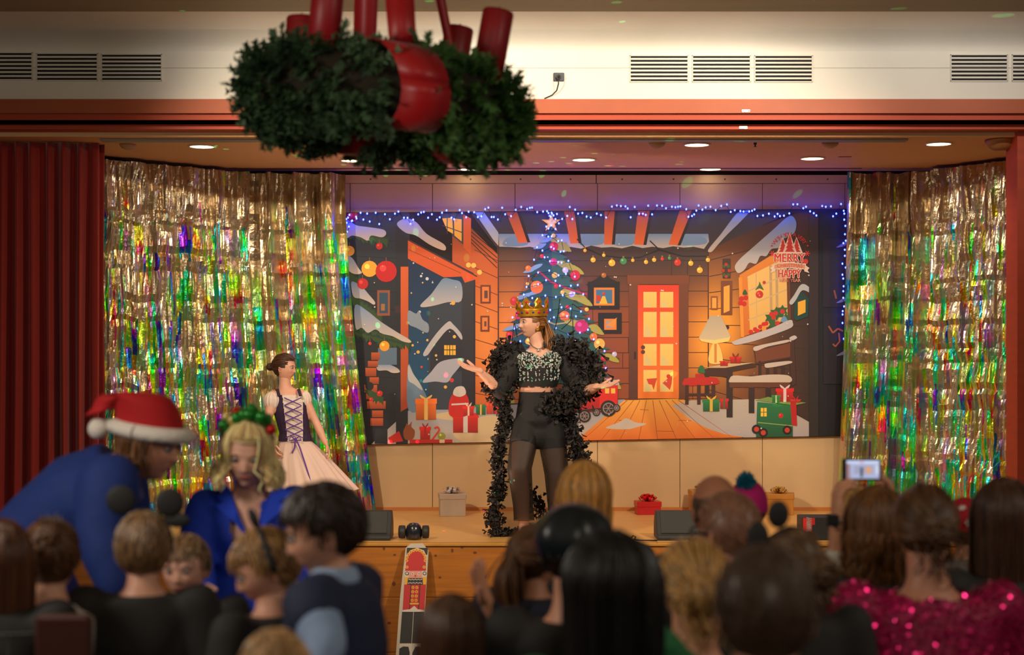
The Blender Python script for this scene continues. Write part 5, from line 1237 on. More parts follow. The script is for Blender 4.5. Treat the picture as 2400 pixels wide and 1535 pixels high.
# high-waisted shorts and sheer trousers
zs1 = P(0, 917, D).z; zs0 = P(0, 1040, D).z
def hips(t):
    for n in 'LR': t.tube([J['hip' + n] + Vector((0, 0, .03)), J['hip' + n].lerp(J['kn' + n], .45)], [.105, .100], 14)
    t.ball(J['pelvis'] + Vector((0, 0, -.09)), (.125, .115, .125), 16, 10)
shell('shorts', J, M_black, .008, z1=zs1, extra=hips).build('shorts', M_black, root, True)
for n in 'LR':
    b = MB(); h_, k_, a_ = J['hip' + n], J['kn' + n], J['an' + n]
    pts = [h_.lerp(k_, .2), h_.lerp(k_, .6), k_, k_.lerp(a_, .35), k_.lerp(a_, .7), k_.lerp(a_, .93)]; rd = [.108, .098, .088, .080, .072, .074]; nseg = 28
    def leg(u, v, pts=pts, rd=rd):
        t = v * 5; i = min(int(t), 4); f = t - i; c = pts[i].lerp(pts[i + 1], f); r0 = rd[i] + (rd[i + 1] - rd[i]) * f; w = 2 * math.pi * u; r0 *= 1 + .06 * math.sin(5 * w + 2 * v) * (.3 + v); return c + Vector((math.cos(w) * r0, math.sin(w) * r0, 0))
    b.grid(leg, nseg, 20); b.build('sheer_trouser_leg', M_sheer, root, True)
# ruffled robe
def petals(mb, c, n, size, rad, rg, bias=Vector((0, 0, -.3))):
    for k in range(n):
        p = Vector(c) + Vector((rg.gauss(0, rad[0]), rg.gauss(0, rad[1]), rg.gauss(0, rad[2]))); d = (Vector((rg.gauss(0, 1), rg.gauss(0, 1) - .3, rg.gauss(0, 1))) + bias).normalized(); s = d.orthogonal().normalized(); s.rotate(Matrix.Rotation(rg.uniform(0, 6.28), 3, d)); nn = d.cross(s); L_ = size * rg.uniform(.6, 1.3); w = size * rg.uniform(.14, .34); ph = rg.uniform(0, 6.28); g = rg.uniform(.5, 2.0); vs = []
        for i in range(4):
            t = i / 3
            for j in range(5):
                q = j / 4 - .5; vs.append(p + d * (L_ * t * (1 - .25 * abs(q))) + s * (w * 2 * q * (.45 + .9 * t)) + nn * (w * .5 * math.sin(ph + 9 * q) * t + L_ * .35 * t * t))
        mb.add(vs, [(i * 5 + j, i * 5 + j + 1, i * 5 + j + 6, i * 5 + j + 5) for i in range(3) for j in range(4)], mul((.020, .016, .014), g))
rg = random.Random(31); ruf = MB()
def chain(pts, step, n, size, rad):
    size *= .72; n = int(n * 1.7)
    for a, c in zip(pts[:-1], pts[1:]):
        m = max(1, int((c - a).length / step))
        for i in range(m): petals(ruf, a.lerp(c, i / m), n, size, rad, rg)
# puffed sleeves
chain([P(1196, 815, D), P(1178, 850, D), P(1172, 890, D), P(1170, 920, D)], .022, 52, .062, (.050, .05, .03))
chain([P(1332, 812, D), P(1362, 840, D), P(1372, 880, D), P(1366, 915, D)], .020, 56, .064, (.058, .06, .035))
chain([P(1372, 905, D - .05), P(1345, 925, D - .1), P(1315, 945, D - .12), P(1290, 950, D - .12)], .022, 44, .058, (.045, .035, .04))
chain([P(1172, 925, D), P(1180, 950, D)], .02, 30, .05, (.03, .03, .03))
# front edges falling to the floor
chain([P(1182, 950, D), P(1184, 990, D), P(1172, 1030, D), P(1166, 1070, D + .05), P(1172, 1110, D + .05), P(1168, 1150, D + .05), P(1158, 1190, D + .05), P(1152, 1215, D + .05), P(1168, 1240, D + .03)], .022, 24, .05, (.020, .03, .03))
chain([P(1320, 955, D - .05), P(1335, 1000, D), P(1350, 1040, D), P(1362, 1080, D + .03), P(1368, 1130, D + .05), P(1372, 1180, D + .06), P(1380, 1225, D + .06)], .022, 26, .052, (.030, .03, .03))
chain([P(1160, 1248, D + .06), P(1200, 1252, D + .08), P(1250, 1240, D + .14), P(1300, 1235, D + .16), P(1350, 1240, D + .14)], .025, 26, .05, (.035, .04, .012))
chain([P(1232, 1150, D + .16), P(1262, 1180, D + .16), P(1270, 1215, D + .15)], .025, 18, .045, (.03, .03, .03))
ruf.v = [(x, y, max(z, STZ + .004)) for x, y, z in ruf.v]
ro = MB()
def back(u, v):
    y = 825 + (1256 - 825) * v; xl = 1196 + (1152 - 1196) * v ** 1.2; xr_ = 1340 + (1380 - 1340) * v; x = xl + (xr_ - xl) * u
    return P(x, y, D + .13 + .03 * math.sin(u * 22 + v * 3) + .10 * v * math.sin(math.pi * u) + .02 * v)
ro.grid(back, 40, 24); ro.v = [(x, y, max(z, STZ + .006)) for x, y, z in ro.v]
rb = ro.build('robe', M_tulle, root, True)
o = ruf.build('ruffles', M_ruff, rb); o['kind'] = 'stuff'
for n, pts in (('R', [J['shR'] + Vector((0, 0, .03)), J['shR'].lerp(J['elR'], .5), J['elR']]), ('L', [J['shL'] + Vector((0, 0, .03)), J['shL'].lerp(J['elL'], .5), J['elL']])):
    b = MB(); b.tube(pts, [.075, .092, .075], 14, round_ends=True); b.build('sleeve', M_black, rb, True)
# thin wire wings behind the shoulders, necklace, earring
for pts in ([(1200, 802), (1205, 757), (1228, 778)], [(1206, 757), (1212, 790)], [(1300, 775), (1308, 735), (1342, 712), (1338, 752), (1316, 772)], [(1318, 800), (1344, 790), (1342, 745)], [(1342, 712), (1362, 726)], [(1308, 735), (1312, 700)]):
    b = MB(); b.tube([P(x, y, D + .16) for x, y in pts], .0035, 5); b.build('wing_wire', M_black, rb)
b = MB(); b.tube([P(1240, 802, D - .02), P(1248, 812, D - .062), P(1262, 819, D - .085), P(1276, 812, D - .068), P(1286, 800, D - .02)], .0035, 6); b.ball(P(1262, 821, D - .088), (.009, .006, .009), 8, 6); b.build('necklace', mat('neck_silver', (.25, .22, .2), .3, .7), root)
b = MB(); b.lathe([(.010, -.003), (.013, 0), (.010, .003)], 12, M=Matrix.Rotation(R(90), 3, 'X'), c=M @ Vector((-.36 * J['hh'], -.03 * J['hh'], -.20 * J['hh']))); b.ball(M @ Vector((-.37 * J['hh'], -.03 * J['hh'], -.17 * J['hh'])), .008, 8, 6); b.build('earring', M_gold, root)
# crown
cb = M @ Vector((0, -.02 * J['hh'], .27 * J['hh'])); CM = Matrix.Translation(cb) @ (M.to_3x3() @ Matrix.Rotation(R(-4), 3, 'X')).to_4x4(); cr = MB()
def cw_(a, z, k=1.0): return CM @ Vector((.098 * k * math.cos(a), .112 * k * math.sin(a), z))
NB = 48
for (z0, z1, o0, o1) in ((-.012, .0, 1.04, 1.05), (.0, .032, 1.01, 1.03), (.032, .042, 1.06, 1.06)):
    vs = []
    for i in range(NB):
        a = 2 * math.pi * i / NB; vs += [cw_(a, z0, o0), cw_(a, z1, o1), cw_(a, z1, o1 - .05), cw_(a, z0, o0 - .05)]
    cr.add(vs, [(4 * i + q, 4 * ((i + 1) % NB) + q, 4 * ((i + 1) % NB) + (q + 1) % 4, 4 * i + (q + 1) % 4) for i in range(NB) for q in range(4)])
for k in range(8):
    a = 2 * math.pi * k / 8; da = .30
    prof = [(-1.25, .04), (-.62, .058), (-.42, .075), (-.75, .092), (-.40, .108), (0, .128), (.40, .108), (.75, .092), (.42, .075), (.62, .058), (1.25, .04)]
    vs = [cw_(a + da * x, z, 1.04 + .10 * (z - .04) / .09) for x, z in prof] + [cw_(a + da * x, z, 1.00 + .10 * (z - .04) / .09) for x, z in prof]; n = len(prof)
    cr.add(vs, [tuple(range(n)), tuple(range(2 * n - 1, n - 1, -1))] + [(i, i + n, (i + 1) % n + n, (i + 1) % n) for i in range(n)])
    # arches from point to point
    cr.tube([cw_(a + 2 * math.pi / 8 * t, .09 - .045 * math.sin(math.pi * t), 1.09) for t in (0, .25, .5, .75, 1)], .005, 6)
crown = cr.build('crown', M_gold, root)
M_jewel = mat('jewel', attr=True, rough=.15)
for k in range(16):
    a = 2 * math.pi * k / 16; b = MB(); b.ball(cw_(a, .016, 1.05), .0075 if k % 2 else .010, 8, 6, rgb(40, 44, 150) if k % 2 else rgb(200, 30, 60)); b.build('jewel', M_jewel, crown)
for k in range(8): b = MB(); b.ball(cw_(2 * math.pi * k / 8, .092, 1.11), .009, 8, 6, rgb(206, 40, 70) if k % 2 else rgb(220, 90, 50)); b.build('jewel', M_jewel, crown)

# ------------------------------------------------------------------ the girl in the ballet dress
D = 12.2
J = skeleton((P(690, 0, D).x, D, STZ), 1.37, -150, hh=.212)
J.update(pelvis=P(692, 1048, D), waist=P(690, 1010, D), chest=P(682, 958, D), neck=P(668, 910, D), head=P(667, 862, D), shR=P(640, 927, D - .05), shL=P(706, 924, D + .02), hipR=P(676, 1060, D), hipL=P(708, 1060, D),
         elL=P(738, 985, D + .02), wrL=P(764, 1040, D - .02), elR=P(628, 985, D - .1), wrR=P(640, 1040, D - .15), knR=P(676, 1140, D - .05), knL=P(710, 1140, D), anR=P(676, 1212, D), anL=P(712, 1212, D + .03))
root, M = person('girl with hair bun in a white and violet ballet dress before the foil', J, PALE, (-104, 2, 0), hk=dict(kind='updo', col=rgb(70, 40, 24), seed=3, bun=(0, -.55, .02), tail=.85, r=.014, messy=.0), detail=1, voxel=.010, child=True, shoes=True,
                 hands={'L': dict(dr=(.35, -.2, -.9), nrm=(-.8, -.2, -.3), curl=.25, side=-1)})
zt_ = P(0, 925, D).z; zw = P(0, 1030, D).z
bod = shell('bodice', J, M_cloth, .010, z0=zw - .01, z1=zt_, voxel=.006, fem=0); bod.c = [rgb(46, 28, 60)] * len(bod.f)
ac = (J['shL'] - J['shR']).normalized(); mid = P(682, 0, D).x
fc = Matrix.Rotation(R(-150), 3, 'Z') @ Vector((0, 1, 0))
for i, f in enumerate(bod.f):
    c = sum((Vector(bod.v[k]) for k in f), Vector()) / len(f); px = 1200 + c.x * FPX / c.y; py = HOR - (c.z - CZ) * FPX / c.y
    if c.y < D and abs(px - (686 + (py - 930) * .06)) < 24 - (py - 930) * .06: bod.c[i] = rgb(222, 204, 190)
bo = bod.build('bodice', M_cloth, root, True)
b = MB(); lac = rgb(98, 60, 150)
for k in range(5):
    y0 = 932 + 19 * k
    for s in (-1, 1): b.tube([P(686 - s * 20 + k, y0, D - .115), P(686 + k, y0 + 9, D - .125), P(686 + s * 20 + k, y0 + 18, D - .115)], .0045, 5, lac)
b.tube([P(692, 1026, D - .12), P(690, 1050, D - .15), P(684, 1062, D - .16)], .006, 5, lac); b.tube([P(692, 1026, D - .12), P(702, 1048, D - .15), P(716, 1090, D - .2), P(728, 1128, D - .24)], .006, 5, lac)
for s in (-1, 1): b.tube([P(692, 1030, D - .13), P(692 + s * 10, 1022, D - .14), P(692 + s * 14, 1032, D - .14), P(692, 1031, D - .13)], .005, 5, lac)
b.build('lacing', M_cloth, bo)
for n in 'LR':
    b = MB(rgb(226, 206, 192)); c = J['sh' + n].lerp(J['el' + n], .22)
    def puff(u, v, c=c): w = 2 * math.pi * u; th = math.pi * (.08 + .84 * v); r0 = (.062 if c.x < 0 and n == 'R' else .056) * (1 + .07 * math.sin(14 * w)); return c + Vector((r0 * math.sin(th) * math.cos(w), r0 * math.sin(th) * math.sin(w), .075 * math.cos(th)))
    b.grid(puff, 56, 12); b.build('puff_sleeve', M_cloth, root, True)
for x in (650, 700):
    b = MB(rgb(46, 28, 60)); b.tube([P(x + 4, 928, D - .10), P(x, 912, D - .04), P(x - 2, 914, D + .05)], [(.012, .004)] * 3, 6); b.build('shoulder_strap', M_cloth, bo)
M_tutu = mat('pale_tulle', rgb(232, 202, 188), .8, alpha=.88)
sk_ = None
for lay, (rb_, c2) in enumerate(((.36, 1.0), (.31, .97))):
    b = MB()
    def skirt(u, v, rb_=rb_, lay=lay):
        w = 2 * math.pi * u; c = P(690, 1024, D).lerp(P(727, 1148, D), v); r0 = .085 + (rb_ - .085) * v ** .8; r0 *= 1 + (.05 * math.sin(17 * w + lay) + .03 * math.sin(29 * w)) * v
        return c + Vector((math.cos(w) * r0, math.sin(w) * r0 * .8, .012 * math.sin(11 * w) * v))
    b.grid(skirt, 120, 12); b.build('tutu_layer', M_tutu, root, True)

# ------------------------------------------------------------------ the two women in blue
BLUE = rgb(22, 62, 196); NAVY = rgb(18, 46, 118)
D = 5.25
J = skeleton((P(590, 0, D).x, D + .05, TIER), 1.66, 180)
J.update(pelvis=P(590, 1400, D + .05), waist=P(588, 1318, D), chest=P(588, 1238, D - .02), neck=P(586, 1160, D - .04), head=P(580, 1066, D - .10), shR=P(485, 1190, D - .03), shL=P(690, 1182, D - .03), hipR=P(555, 1410, D + .05), hipL=P(625, 1410, D + .05),
         elR=P(452, 1300, D - .12), wrR=P(478, 1380, D - .25), elL=P(735, 1290, D - .1), wrL=P(700, 1370, D - .28))
vx = P(588, 0, D).x; vz = P(0, 1262, D).z
root, M = person('blonde woman in a royal blue coat with a bauble headband bending forward', J, rgb(226, 170, 146), (183, 12, -3), hk=dict(kind='bob', col=rgb(236, 200, 140), seed=8, L=.34, n=560, r=.018, window=46, bangs=True, wave=.04, spread=.26), detail=1, voxel=.013, fem=1, brow=rgb(150, 110, 76), bottom=((.02, .02, .03), .01))
def sleeves(t):
    for n in 'LR': limb(t, J['sh' + n], J['el' + n], J['wr' + n], .060, .045, .036, .012)
coat = shell('coat', J, M_cloth, .028, extra=sleeves, voxel=.014, cut=lambda c: c.y < D + .02 and c.z > vz and abs(c.x - vx) < .034 + .30 * (c.z - vz) * .62)
coat.c = [BLUE] * len(coat.f); cobj = coat.build('coat', M_cloth, root, True)
b = MB(BLUE)
def cskirt(u, v):
    w = 2 * math.pi * u; c = J['waist'].lerp(J['pelvis'] + Vector((0, 0, -.38)), v); r0 = .15 + .20 * v; r0 *= 1 + .06 * math.sin(9 * w) * v; return c + Vector((math.cos(w) * r0, math.sin(w) * r0 * .75, 0))
b.grid(cskirt, 72, 10); b.build('coat_skirt', M_cloth, cobj, True)
for s in (-1, 1):   # notched lapels
    b = MB(mul(BLUE, 1.1)); x0 = 588
    pts = [(x0 + s * 4, 1268), (x0 + s * 38, 1225), (x0 + s * 84, 1186), (x0 + s * 66, 1176), (x0 + s * 92, 1158), (x0 + s * 62, 1132), (x0 + s * 48, 1150), (x0 + s * 34, 1195)]
    vs = [P(x, y, D - .155 + .0011 * max(0, 1220 - y)) for x, y in pts]; n = len(vs); vs += [p + Vector((0, .012, 0)) for p in vs]; idx = list(range(n))
    b.add(vs, [tuple(idx), tuple(reversed([i + n for i in idx]))] + [(i, (i + 1) % n, (i + 1) % n + n, i + n) for i in range(n)]); b.build('lapel', M_cloth, cobj)
# bauble headband
hb = MB(rgb(30, 96, 40)); hpts = [M @ (Vector((.40 * math.cos(a), .02, .10 + .47 * math.sin(a))) * J['hh']) for a in [R(20 + 140 * k / 12) for k in range(13)]]; hb.tube(hpts, .010, 8)
hbo = hb.build('headband', mat('tinsel_green', attr=True, rough=.4, metal=.3), root, True)
rg = random.Random(12); M_bau = mat('bauble_gloss', attr=True, rough=.18, metal=.35)
for k in range(24):
    p = hpts[min(12, k // 2)] + Vector((rg.uniform(-.014, .014), rg.uniform(-.03, .02), rg.uniform(.010, .036))); b = MB(); b.ball(p, rg.uniform(.014, .026), 12, 8, rg.choice((rgb(200, 20, 24), rgb(34, 130, 44), rgb(34, 130, 44), rgb(214, 190, 120)))); b.build('bauble', M_bau, hbo, True)

D = 5.0
J = skeleton((P(45, 0, D).x, D, TIER), 1.74, -100)
J.update(pelvis=P(40, 1335, D), waist=P(105, 1240, D), chest=P(205, 1165, D), neck=P(292, 1100, D), head=P(352, 1042, D), shR=P(258, 1130, D - .17), shL=P(275, 1120, D + .17), hipR=P(45, 1350, D - .09), hipL=P(45, 1350, D + .09), elR=P(238, 1250, D - .22), wrR=P(282, 1372, D - .25), elL=P(300, 1230, D + .2), wrL=P(318, 1320, D + .1),
         knR=P(60, 1600, D - .1), knL=P(50, 1600, D + .1))
root, M = person('woman in santa hat and dark blue sweater bending over the children', J, rgb(214, 152, 124), (-104, 10, 4), hk=dict(kind='bob', col=rgb(104, 66, 34), seed=18, L=.30, n=260, window=120, wave=.03), top=(NAVY, 2, .040), bottom=(rgb(20, 30, 90), .02), detail=1, voxel=.015, fem=1,
                 hands={'R': dict(dr=(.5, -.1, -.8), nrm=(-.6, .2, -.3), curl=.4, side=1)})
b = MB(rgb(20, 34, 110))
def sskirt(u, v): w = 2 * math.pi * u; c = J['pelvis'].lerp(Vector((P(95, 0, D).x, D, TIER + .42)), v); r0 = .17 + .17 * v; r0 *= 1 + .07 * math.sin(12 * w) * v; return c + Vector((math.cos(w) * r0, math.sin(w) * r0, 0))
b.grid(sskirt, 72, 10); b.build('skirt', M_cloth, root, True)
def santa_hat(root, M, h, tip):
    M_felt = mat('hat_felt', rgb(176, 12, 20), .8); M_fur = mat('hat_fur', rgb(222, 214, 204), .9, bump=.5, bscale=90)
    b = MB()
    def cone(u, v):
        w = 2 * math.pi * u; rx, ry = .40 * (1 - v) + .05 * v, .47 * (1 - v) + .05 * v
        k = v ** 1.0; c0 = Vector((0, -.02, .16)).lerp(Vector(tip), k ** 1.5) + Vector((0, 0, .62 * math.sin(math.pi * min(1, k * .85)) * .85)); s = math.sqrt(max(0, 1 - k * k)) if k < .9 else .43
        return M @ (Vector((c0.x + (.40 * s + .02) * math.cos(w), c0.y + (.47 * s + .02) * math.sin(w), c0.z + .10 * k * math.sin(w))) * h)
    b.grid(cone, 40, 16); ho = b.build('santa_hat', M_felt, root, True)
    b = MB(); pts = [M @ (Vector((.40 * math.cos(a), -.02 + .475 * math.sin(a), .20 + .03 * math.cos(a))) * h) for a in [2 * math.pi * k / 36 for k in range(37)]]; b.tube(pts, [(.035, .10 * h / .23 * .23 * 2)] * 37 if False else [(.026, .038)] * 37, 12, ref=M.to_3x3() @ Vector((0, 0, 1)), caps=False)
    b.v = [tuple(v) for v in b.v]; b.build('fur_brim', M_fur, ho, True)
    b = MB(); b.ball(M @ (Vector(tip) * h), .15 * h, 16, 10); b.build('pompom', M_fur, ho, True)
santa_hat(root, M, J['hh'], (.30, -.66, .14))

# ------------------------------------------------------------------ the children at the left
KG = None
def stander(label, px, ytop, d, yaw=0, hd=(None, 0, 0), **kw):
    c = P(px, ytop, d); H = c.z - TIER; hh = kw.pop('hh', None); J = skeleton((c.x, d, TIER), H, yaw, hh=hh or .158 * H, lean=kw.pop('lean', 0.0), shw=kw.pop('shw', None)); J.update(kw.pop('J', {})); kw.setdefault('child', True); kw.setdefault('bottom', ((.02, .022, .03), .008))
    r_, M = person(label, J, hd=hd, **kw); return r_, M, J
M_band = mat('headband_black', (.012, .012, .013), .7)
def headband(root, M, h, ears, er=.030, y=-.02):
    b = MB(); b.tube([M @ (Vector((.395 * math.cos(a), y, .075 + .475 * math.sin(a))) * h) for a in [R(-12 + 204 * k / 14) for k in range(15)]], [(.010, .0035)] * 15, 8, ref=M.to_3x3() @ Vector((0, 1, 0))); hb = b.build('headband', M_band, root, True)
    for az, el in ears:
        a = R(az); c = M @ (Vector((.47 * math.cos(a), y, .075 + (.52 + .10) * math.sin(a))) * h) + M.to_3x3() @ Vector((math.cos(a) * er * .5, 0, math.sin(a) * er * .5)); b = MB(); b.ball(c, (er, .010, er * el), 20, 12, M=M.to_3x3()); b.build('ear', M_band, hb, True)
BT = (.012, .011, .011)
r_, M, J = stander('boy seen from behind with two round black ears on a headband', 333, 1205, 4.15, 4, top=(BT, 1, .016), hk=dict(kind='short', col=rgb(128, 98, 68), seed=21, n=900, r=.011, messy=.004), skin=rgb(206, 150, 124), detail=0)
headband(r_, M, J['hh'], ((122, 1.0), (52, 1.0)), .040)
r_, M, J = stander('boy facing the camera behind the boy with round ears', 438, 1258, 4.58, 180, (172, 4, 0), top=(BT, 1, .014), hk=dict(kind='short', col=rgb(140, 108, 76), seed=22, n=500, r=.012), skin=rgb(214, 160, 138), detail=1, voxel=.014)
headband(r_, M, J['hh'], ((78, .55),), .040)
r_, M, J = stander('fair boy in profile with a black cat ear headband and black shirt', 640, 1246, 3.95, 55, (104, 20, 0), top=(BT, 1, .014), hk=dict(kind='short', col=rgb(160, 120, 72), seed=23, n=900, r=.012, messy=.012), skin=rgb(206, 150, 124), detail=1, voxel=.014)
headband(r_, M, J['hh'], ((112, 1.25), (60, 1.25)), .022, -.08)
c_ = P(772, 1140, 3.7); 
r_, M, J = stander('dark haired boy in a navy quilted vest over a light blue shirt', 784, 1140, 3.7, 78, (98, 14, 0), top=(rgb(134, 158, 196), 2, .014), hk=dict(kind='short', col=rgb(44, 30, 22), seed=24, n=900, r=.013, messy=.012, L=1.2), skin=rgb(214, 158, 132), detail=1, voxel=.014, J={'elL': P(768, 1515, 3.46), 'wrL': P(730, 1610, 3.42)})
def arm_cover(t):
    for n in 'LR': t.tube([J['sh' + n].lerp(J['neck'], .4), J['sh' + n], J['sh' + n].lerp(J['el' + n], .22)], [.06, .075, .068], 14, round_ends=True)
v_ = shell('vest', J, M_cloth, .034, voxel=.014, fem=0, extra=arm_cover, cut=lambda c: c.z > J['neck'].z - .01 and (c - J['neck']).xy.length < .06); v_.c = [rgb(22, 34, 66)] * len(v_.f); vo = v_.build('vest', M_cloth, r_, True)
b = MB(rgb(150, 174, 208)); b.lathe([(.056, -.012), (.062, .012), (.050, .036)], 20, c=J['neck'], close=False); b.build('shirt_collar', M_cloth, r_, True)
r_, M, J = stander('girl from behind with pinned up brown hair and a white top', 116, 1226, 4.1, 10, (16, 6, 0), top=(rgb(190, 184, 178), 0, .010), hk=dict(kind='updo', col=rgb(86, 56, 34), seed=25, bun=(0, -.40, .30), tail=1.0, n=300, curl=14, messy=.04), skin=rgb(206, 150, 124))
b = MB(rgb(220, 210, 190)); 
for k in range(5): b.tube([M @ (Vector((-.1 + .06 * k, -.34, .50)) * J['hh']), M @ (Vector((-.1 + .06 * k, -.36, .58 + .04 * (k % 2))) * J['hh'])], [.004, .002], 5)
b.build('hair_clip', M_metal, r_)
r_, M, J = stander('person with long straight brown hair and dark checked shirt at left edge', -8, 1230, 3.9, 0, (8, 0, 0), top=((.016, .015, .015), 2, .02), hk=dict(kind='long', col=rgb(84, 48, 26), seed=26, L=.85, n=380), skin=TAN)
b = MB((.07, .068, .064)); dz = J['neck'].z
for k in range(4):
    z = dz - .05 - .11 * k; b.tube([J['neck'] + Vector((-.16 + .04 * i, -.115 + .0 * i + 1.6 * (abs(-.16 + .04 * i)) ** 2.0, z - dz)) for i in range(9)], .0025, 4)
for k in range(5): x = -.13 + .065 * k; b.tube([J['neck'] + Vector((x, -.112 + 1.6 * x * x, -.05 - .05 * i)) for i in range(8)], .0025, 4)
b.build('check_lines', M_cloth, r_)
# high-backed wooden chairs
M_chair = mat('dark_chair_wood', rgb(66, 26, 16), .5, noise=.15, nscale=6, stretch=(1, 1, .3))
def chair(label, px0, px1, ytop, d):
    a = P(px0, ytop, d); c = P(px1, ytop, d); w = c.x - a.x; x0 = (a.x + c.x) / 2; t = thing('wooden_chair', label, 'chair', (x0, d, TIER)); zt_ = a.z
    b = MB(); b.bbox(x0 - w / 2, x0 + w / 2, d + .03, d + .40, TIER + .42, TIER + .46, .006); b.build('seat', M_chair, t)
    b = MB(); b.bbox(x0 - w / 2, x0 + w / 2, d, d + .03, TIER + .60, zt_, .008); b.build('backrest', M_chair, t)
    for sx in (-1, 1):
        for yy, z1 in ((d + .005, TIER + .62), (d + .36, TIER + .42)):
            xx = x0 + sx * (w / 2 - .02); b = MB(); b.bbox(xx - .018, xx + .018, yy, yy + .03, TIER, z1, .003); b.build('leg', M_chair, t)
chair('dark brown high-backed chair behind the girl in white', 80, 212, 1442, 3.62)
chair('dark brown chair at the right edge below the long brown hair', 2366, 2500, 1398, 4.36)

# ------------------------------------------------------------------ seated audience at the right
def sitter(label, px, ytop, d, H=1.68, yaw=0, hd=(None, 0, 0), **kw):
    c = P(px, ytop, d); hz = c.z - TIER - .48 * H; J = skeleton((c.x, d, TIER), H, yaw, True, hh=kw.pop('hh', None), shw=kw.pop('shw', .165))
    dz = Vector((0, 0, hz - .50)); Rz = Matrix.Rotation(R(yaw), 3, 'Z')
    for k in list(J):
        if isinstance(J[k], Vector) and k not in ('base', 'anL', 'anR'): J[k] = J[k] + dz
    for n, s in (('L', -1), ('R', 1)):
        J['kn' + n] = J['pelvis'] + Rz @ Vector((s * .07 * H, .20 * H, -.03)); J['an' + n] = Vector((J['kn' + n].x, J['kn' + n].y, TIER + .075)) - Rz @ Vector((0, .03, 0))
    J.update(kw.pop('J', {})); kw.setdefault('bottom', ((.015, .016, .022), .01))
    r_, M = person(label, J, hd=hd, **kw); return r_, M, J
DKJ = (.014, .013, .014)
r_, M, J = sitter('large blurred dark haired man with thinning crown nearest the camera', 1800, 1293, 2.62, 1.72, top=((.02, .02, .022), 2, .02), hk=dict(kind='short', col=rgb(74, 54, 40), seed=41, n=1000, r=.008, L=.7, messy=.0), skin=rgb(170, 120, 92))
b = MB(rgb(206, 204, 206)); b.lathe([(.072, -.02), (.078, .0), (.066, .03)], 20, c=J['neck'], close=False); b.build('shirt_collar', M_cloth, r_, True)
sitter('woman with smooth black hair and green top turning to the right', 1430, 1262, 3.3, 1.70, -10, (-56, 0, 0), shw=.16, top=(rgb(20, 100, 56), 2, .02), hk=dict(kind='long', col=rgb(16, 13, 14), seed=42, L=1.5, n=480, window=76), skin=rgb(196, 138, 110), hands={'R': dict(dr=(-.2, .2, 1), nrm=(-.8, 0, 0), curl=.5, side=1)}, J={'elR': P(1560, 1560, 3.45), 'wrR': P(1512, 1492, 3.4)}, detail=1, voxel=.014)
stander('child with long brown hair low in front of the stage board', 1058, 1408, 3.4, 0, (6, 0, 0), top=(rgb(60, 40, 34), 2, .012), hk=dict(kind='long', col=rgb(70, 44, 28), seed=43, L=.8, n=420), skin=TAN)
stander('child with fair hair at the bottom edge below the blue coat', 640, 1492, 2.9, 0, (0, 0, 0), top=(rgb(60, 52, 44), 2, .012), hk=dict(kind='short', col=rgb(168, 130, 82), seed=44, n=700, messy=.01), skin=TAN)
stander('girl with brown ponytail raising one hand beside the black cap', 1248, 1236, 4.5, -20, (-48, 4, 0), top=(rgb(20, 24, 44), 2, .012), hk=dict(kind='pony', col=rgb(86, 56, 34), seed=45, bun=(0, -.46, .10), tail=1.3, wave=.02), skin=TAN, J={'elL': P(1182, 1468, 4.45), 'wrL': P(1148, 1428, 4.3)}, hands={'L': dict(dr=(-.35, -.1, .95), nrm=(.8, -.3, .2), curl=.12, side=-1, spread=.3, size=.16)}, detail=1, voxel=.014)
r_, M, J = sitter('person in a shiny black peaked cap in front of the blonde hair', 1345, 1196, 4.0, 1.66, -8, (-30, 0, 0), top=(DKJ, 2, .02), hk=dict(kind='short', col=rgb(40, 28, 22), seed=46), skin=TAN)
b = MB(); h_ = J['hh']; M_lea = mat('black_leather', rgb(18, 26, 32), .35)
def capf(u, v): w = 2 * math.pi * u; th = math.pi * .62 * v; k = 1 + .05 * math.sin(6 * w) * math.sin(th * 1.6); return M @ (Vector((.46 * k * math.sin(th) * math.cos(w), -.03 + .53 * k * math.sin(th) * math.sin(w), .16 + .42 * math.cos(th))) * h_)
b.grid(capf, 48, 14); ca = b.build('cap', M_lea, r_, True)
b = MB(); b.tube([M @ (Vector((.40 * math.cos(a), -.03 + .47 * math.sin(a), .03)) * h_) for a in [2 * math.pi * k / 30 for k in range(31)]], [(.004, .016)] * 31, 8, ref=None, caps=False); b.build('cap_band', M_lea, ca, True)
b = MB(); b.grid(lambda u, v: M @ (Vector(((.40 + .10 * v) * math.cos(R(25 + 130 * u)), -.03 + (.47 + .26 * v) * math.sin(R(25 + 130 * u)), .03 - .10 * v)) * h_), 16, 4); o = b.build('peak', M_lea, ca, True); o.modifiers.new('s', 'SOLIDIFY').thickness = .004
sitter('woman with long straight blonde hair in front of the performer', 1372, 1090, 5.1, 1.66, 0, (8, 0, 0), top=(DKJ, 2, .02), hk=dict(kind='long', col=rgb(196, 142, 74), seed=47, L=1.4, n=520, wave=.02, part=.03), skin=TAN)
r_, M, J = sitter('bald man with shaved head in a dark jacket by the gold gift', 1680, 1116, 5.0, 1.70, 0, (14, 4, 0), top=(DKJ, 2, .025), hk=dict(kind='fringe', col=rgb(96, 70, 54), seed=48, n=200), skin=rgb(178, 118, 88))
r_, M, J = sitter('man with cropped greying hair and thin dark glasses', 1712, 1160, 4.45, 1.70, 0, (34, 6, 0), top=((.02, .018, .02), 2, .022), hk=dict(kind='short', col=rgb(150, 106, 82), seed=49, n=700, r=.007, L=.5, messy=0), skin=rgb(196, 132, 104), detail=1, voxel=.015)
b = MB(); h_ = J['hh']
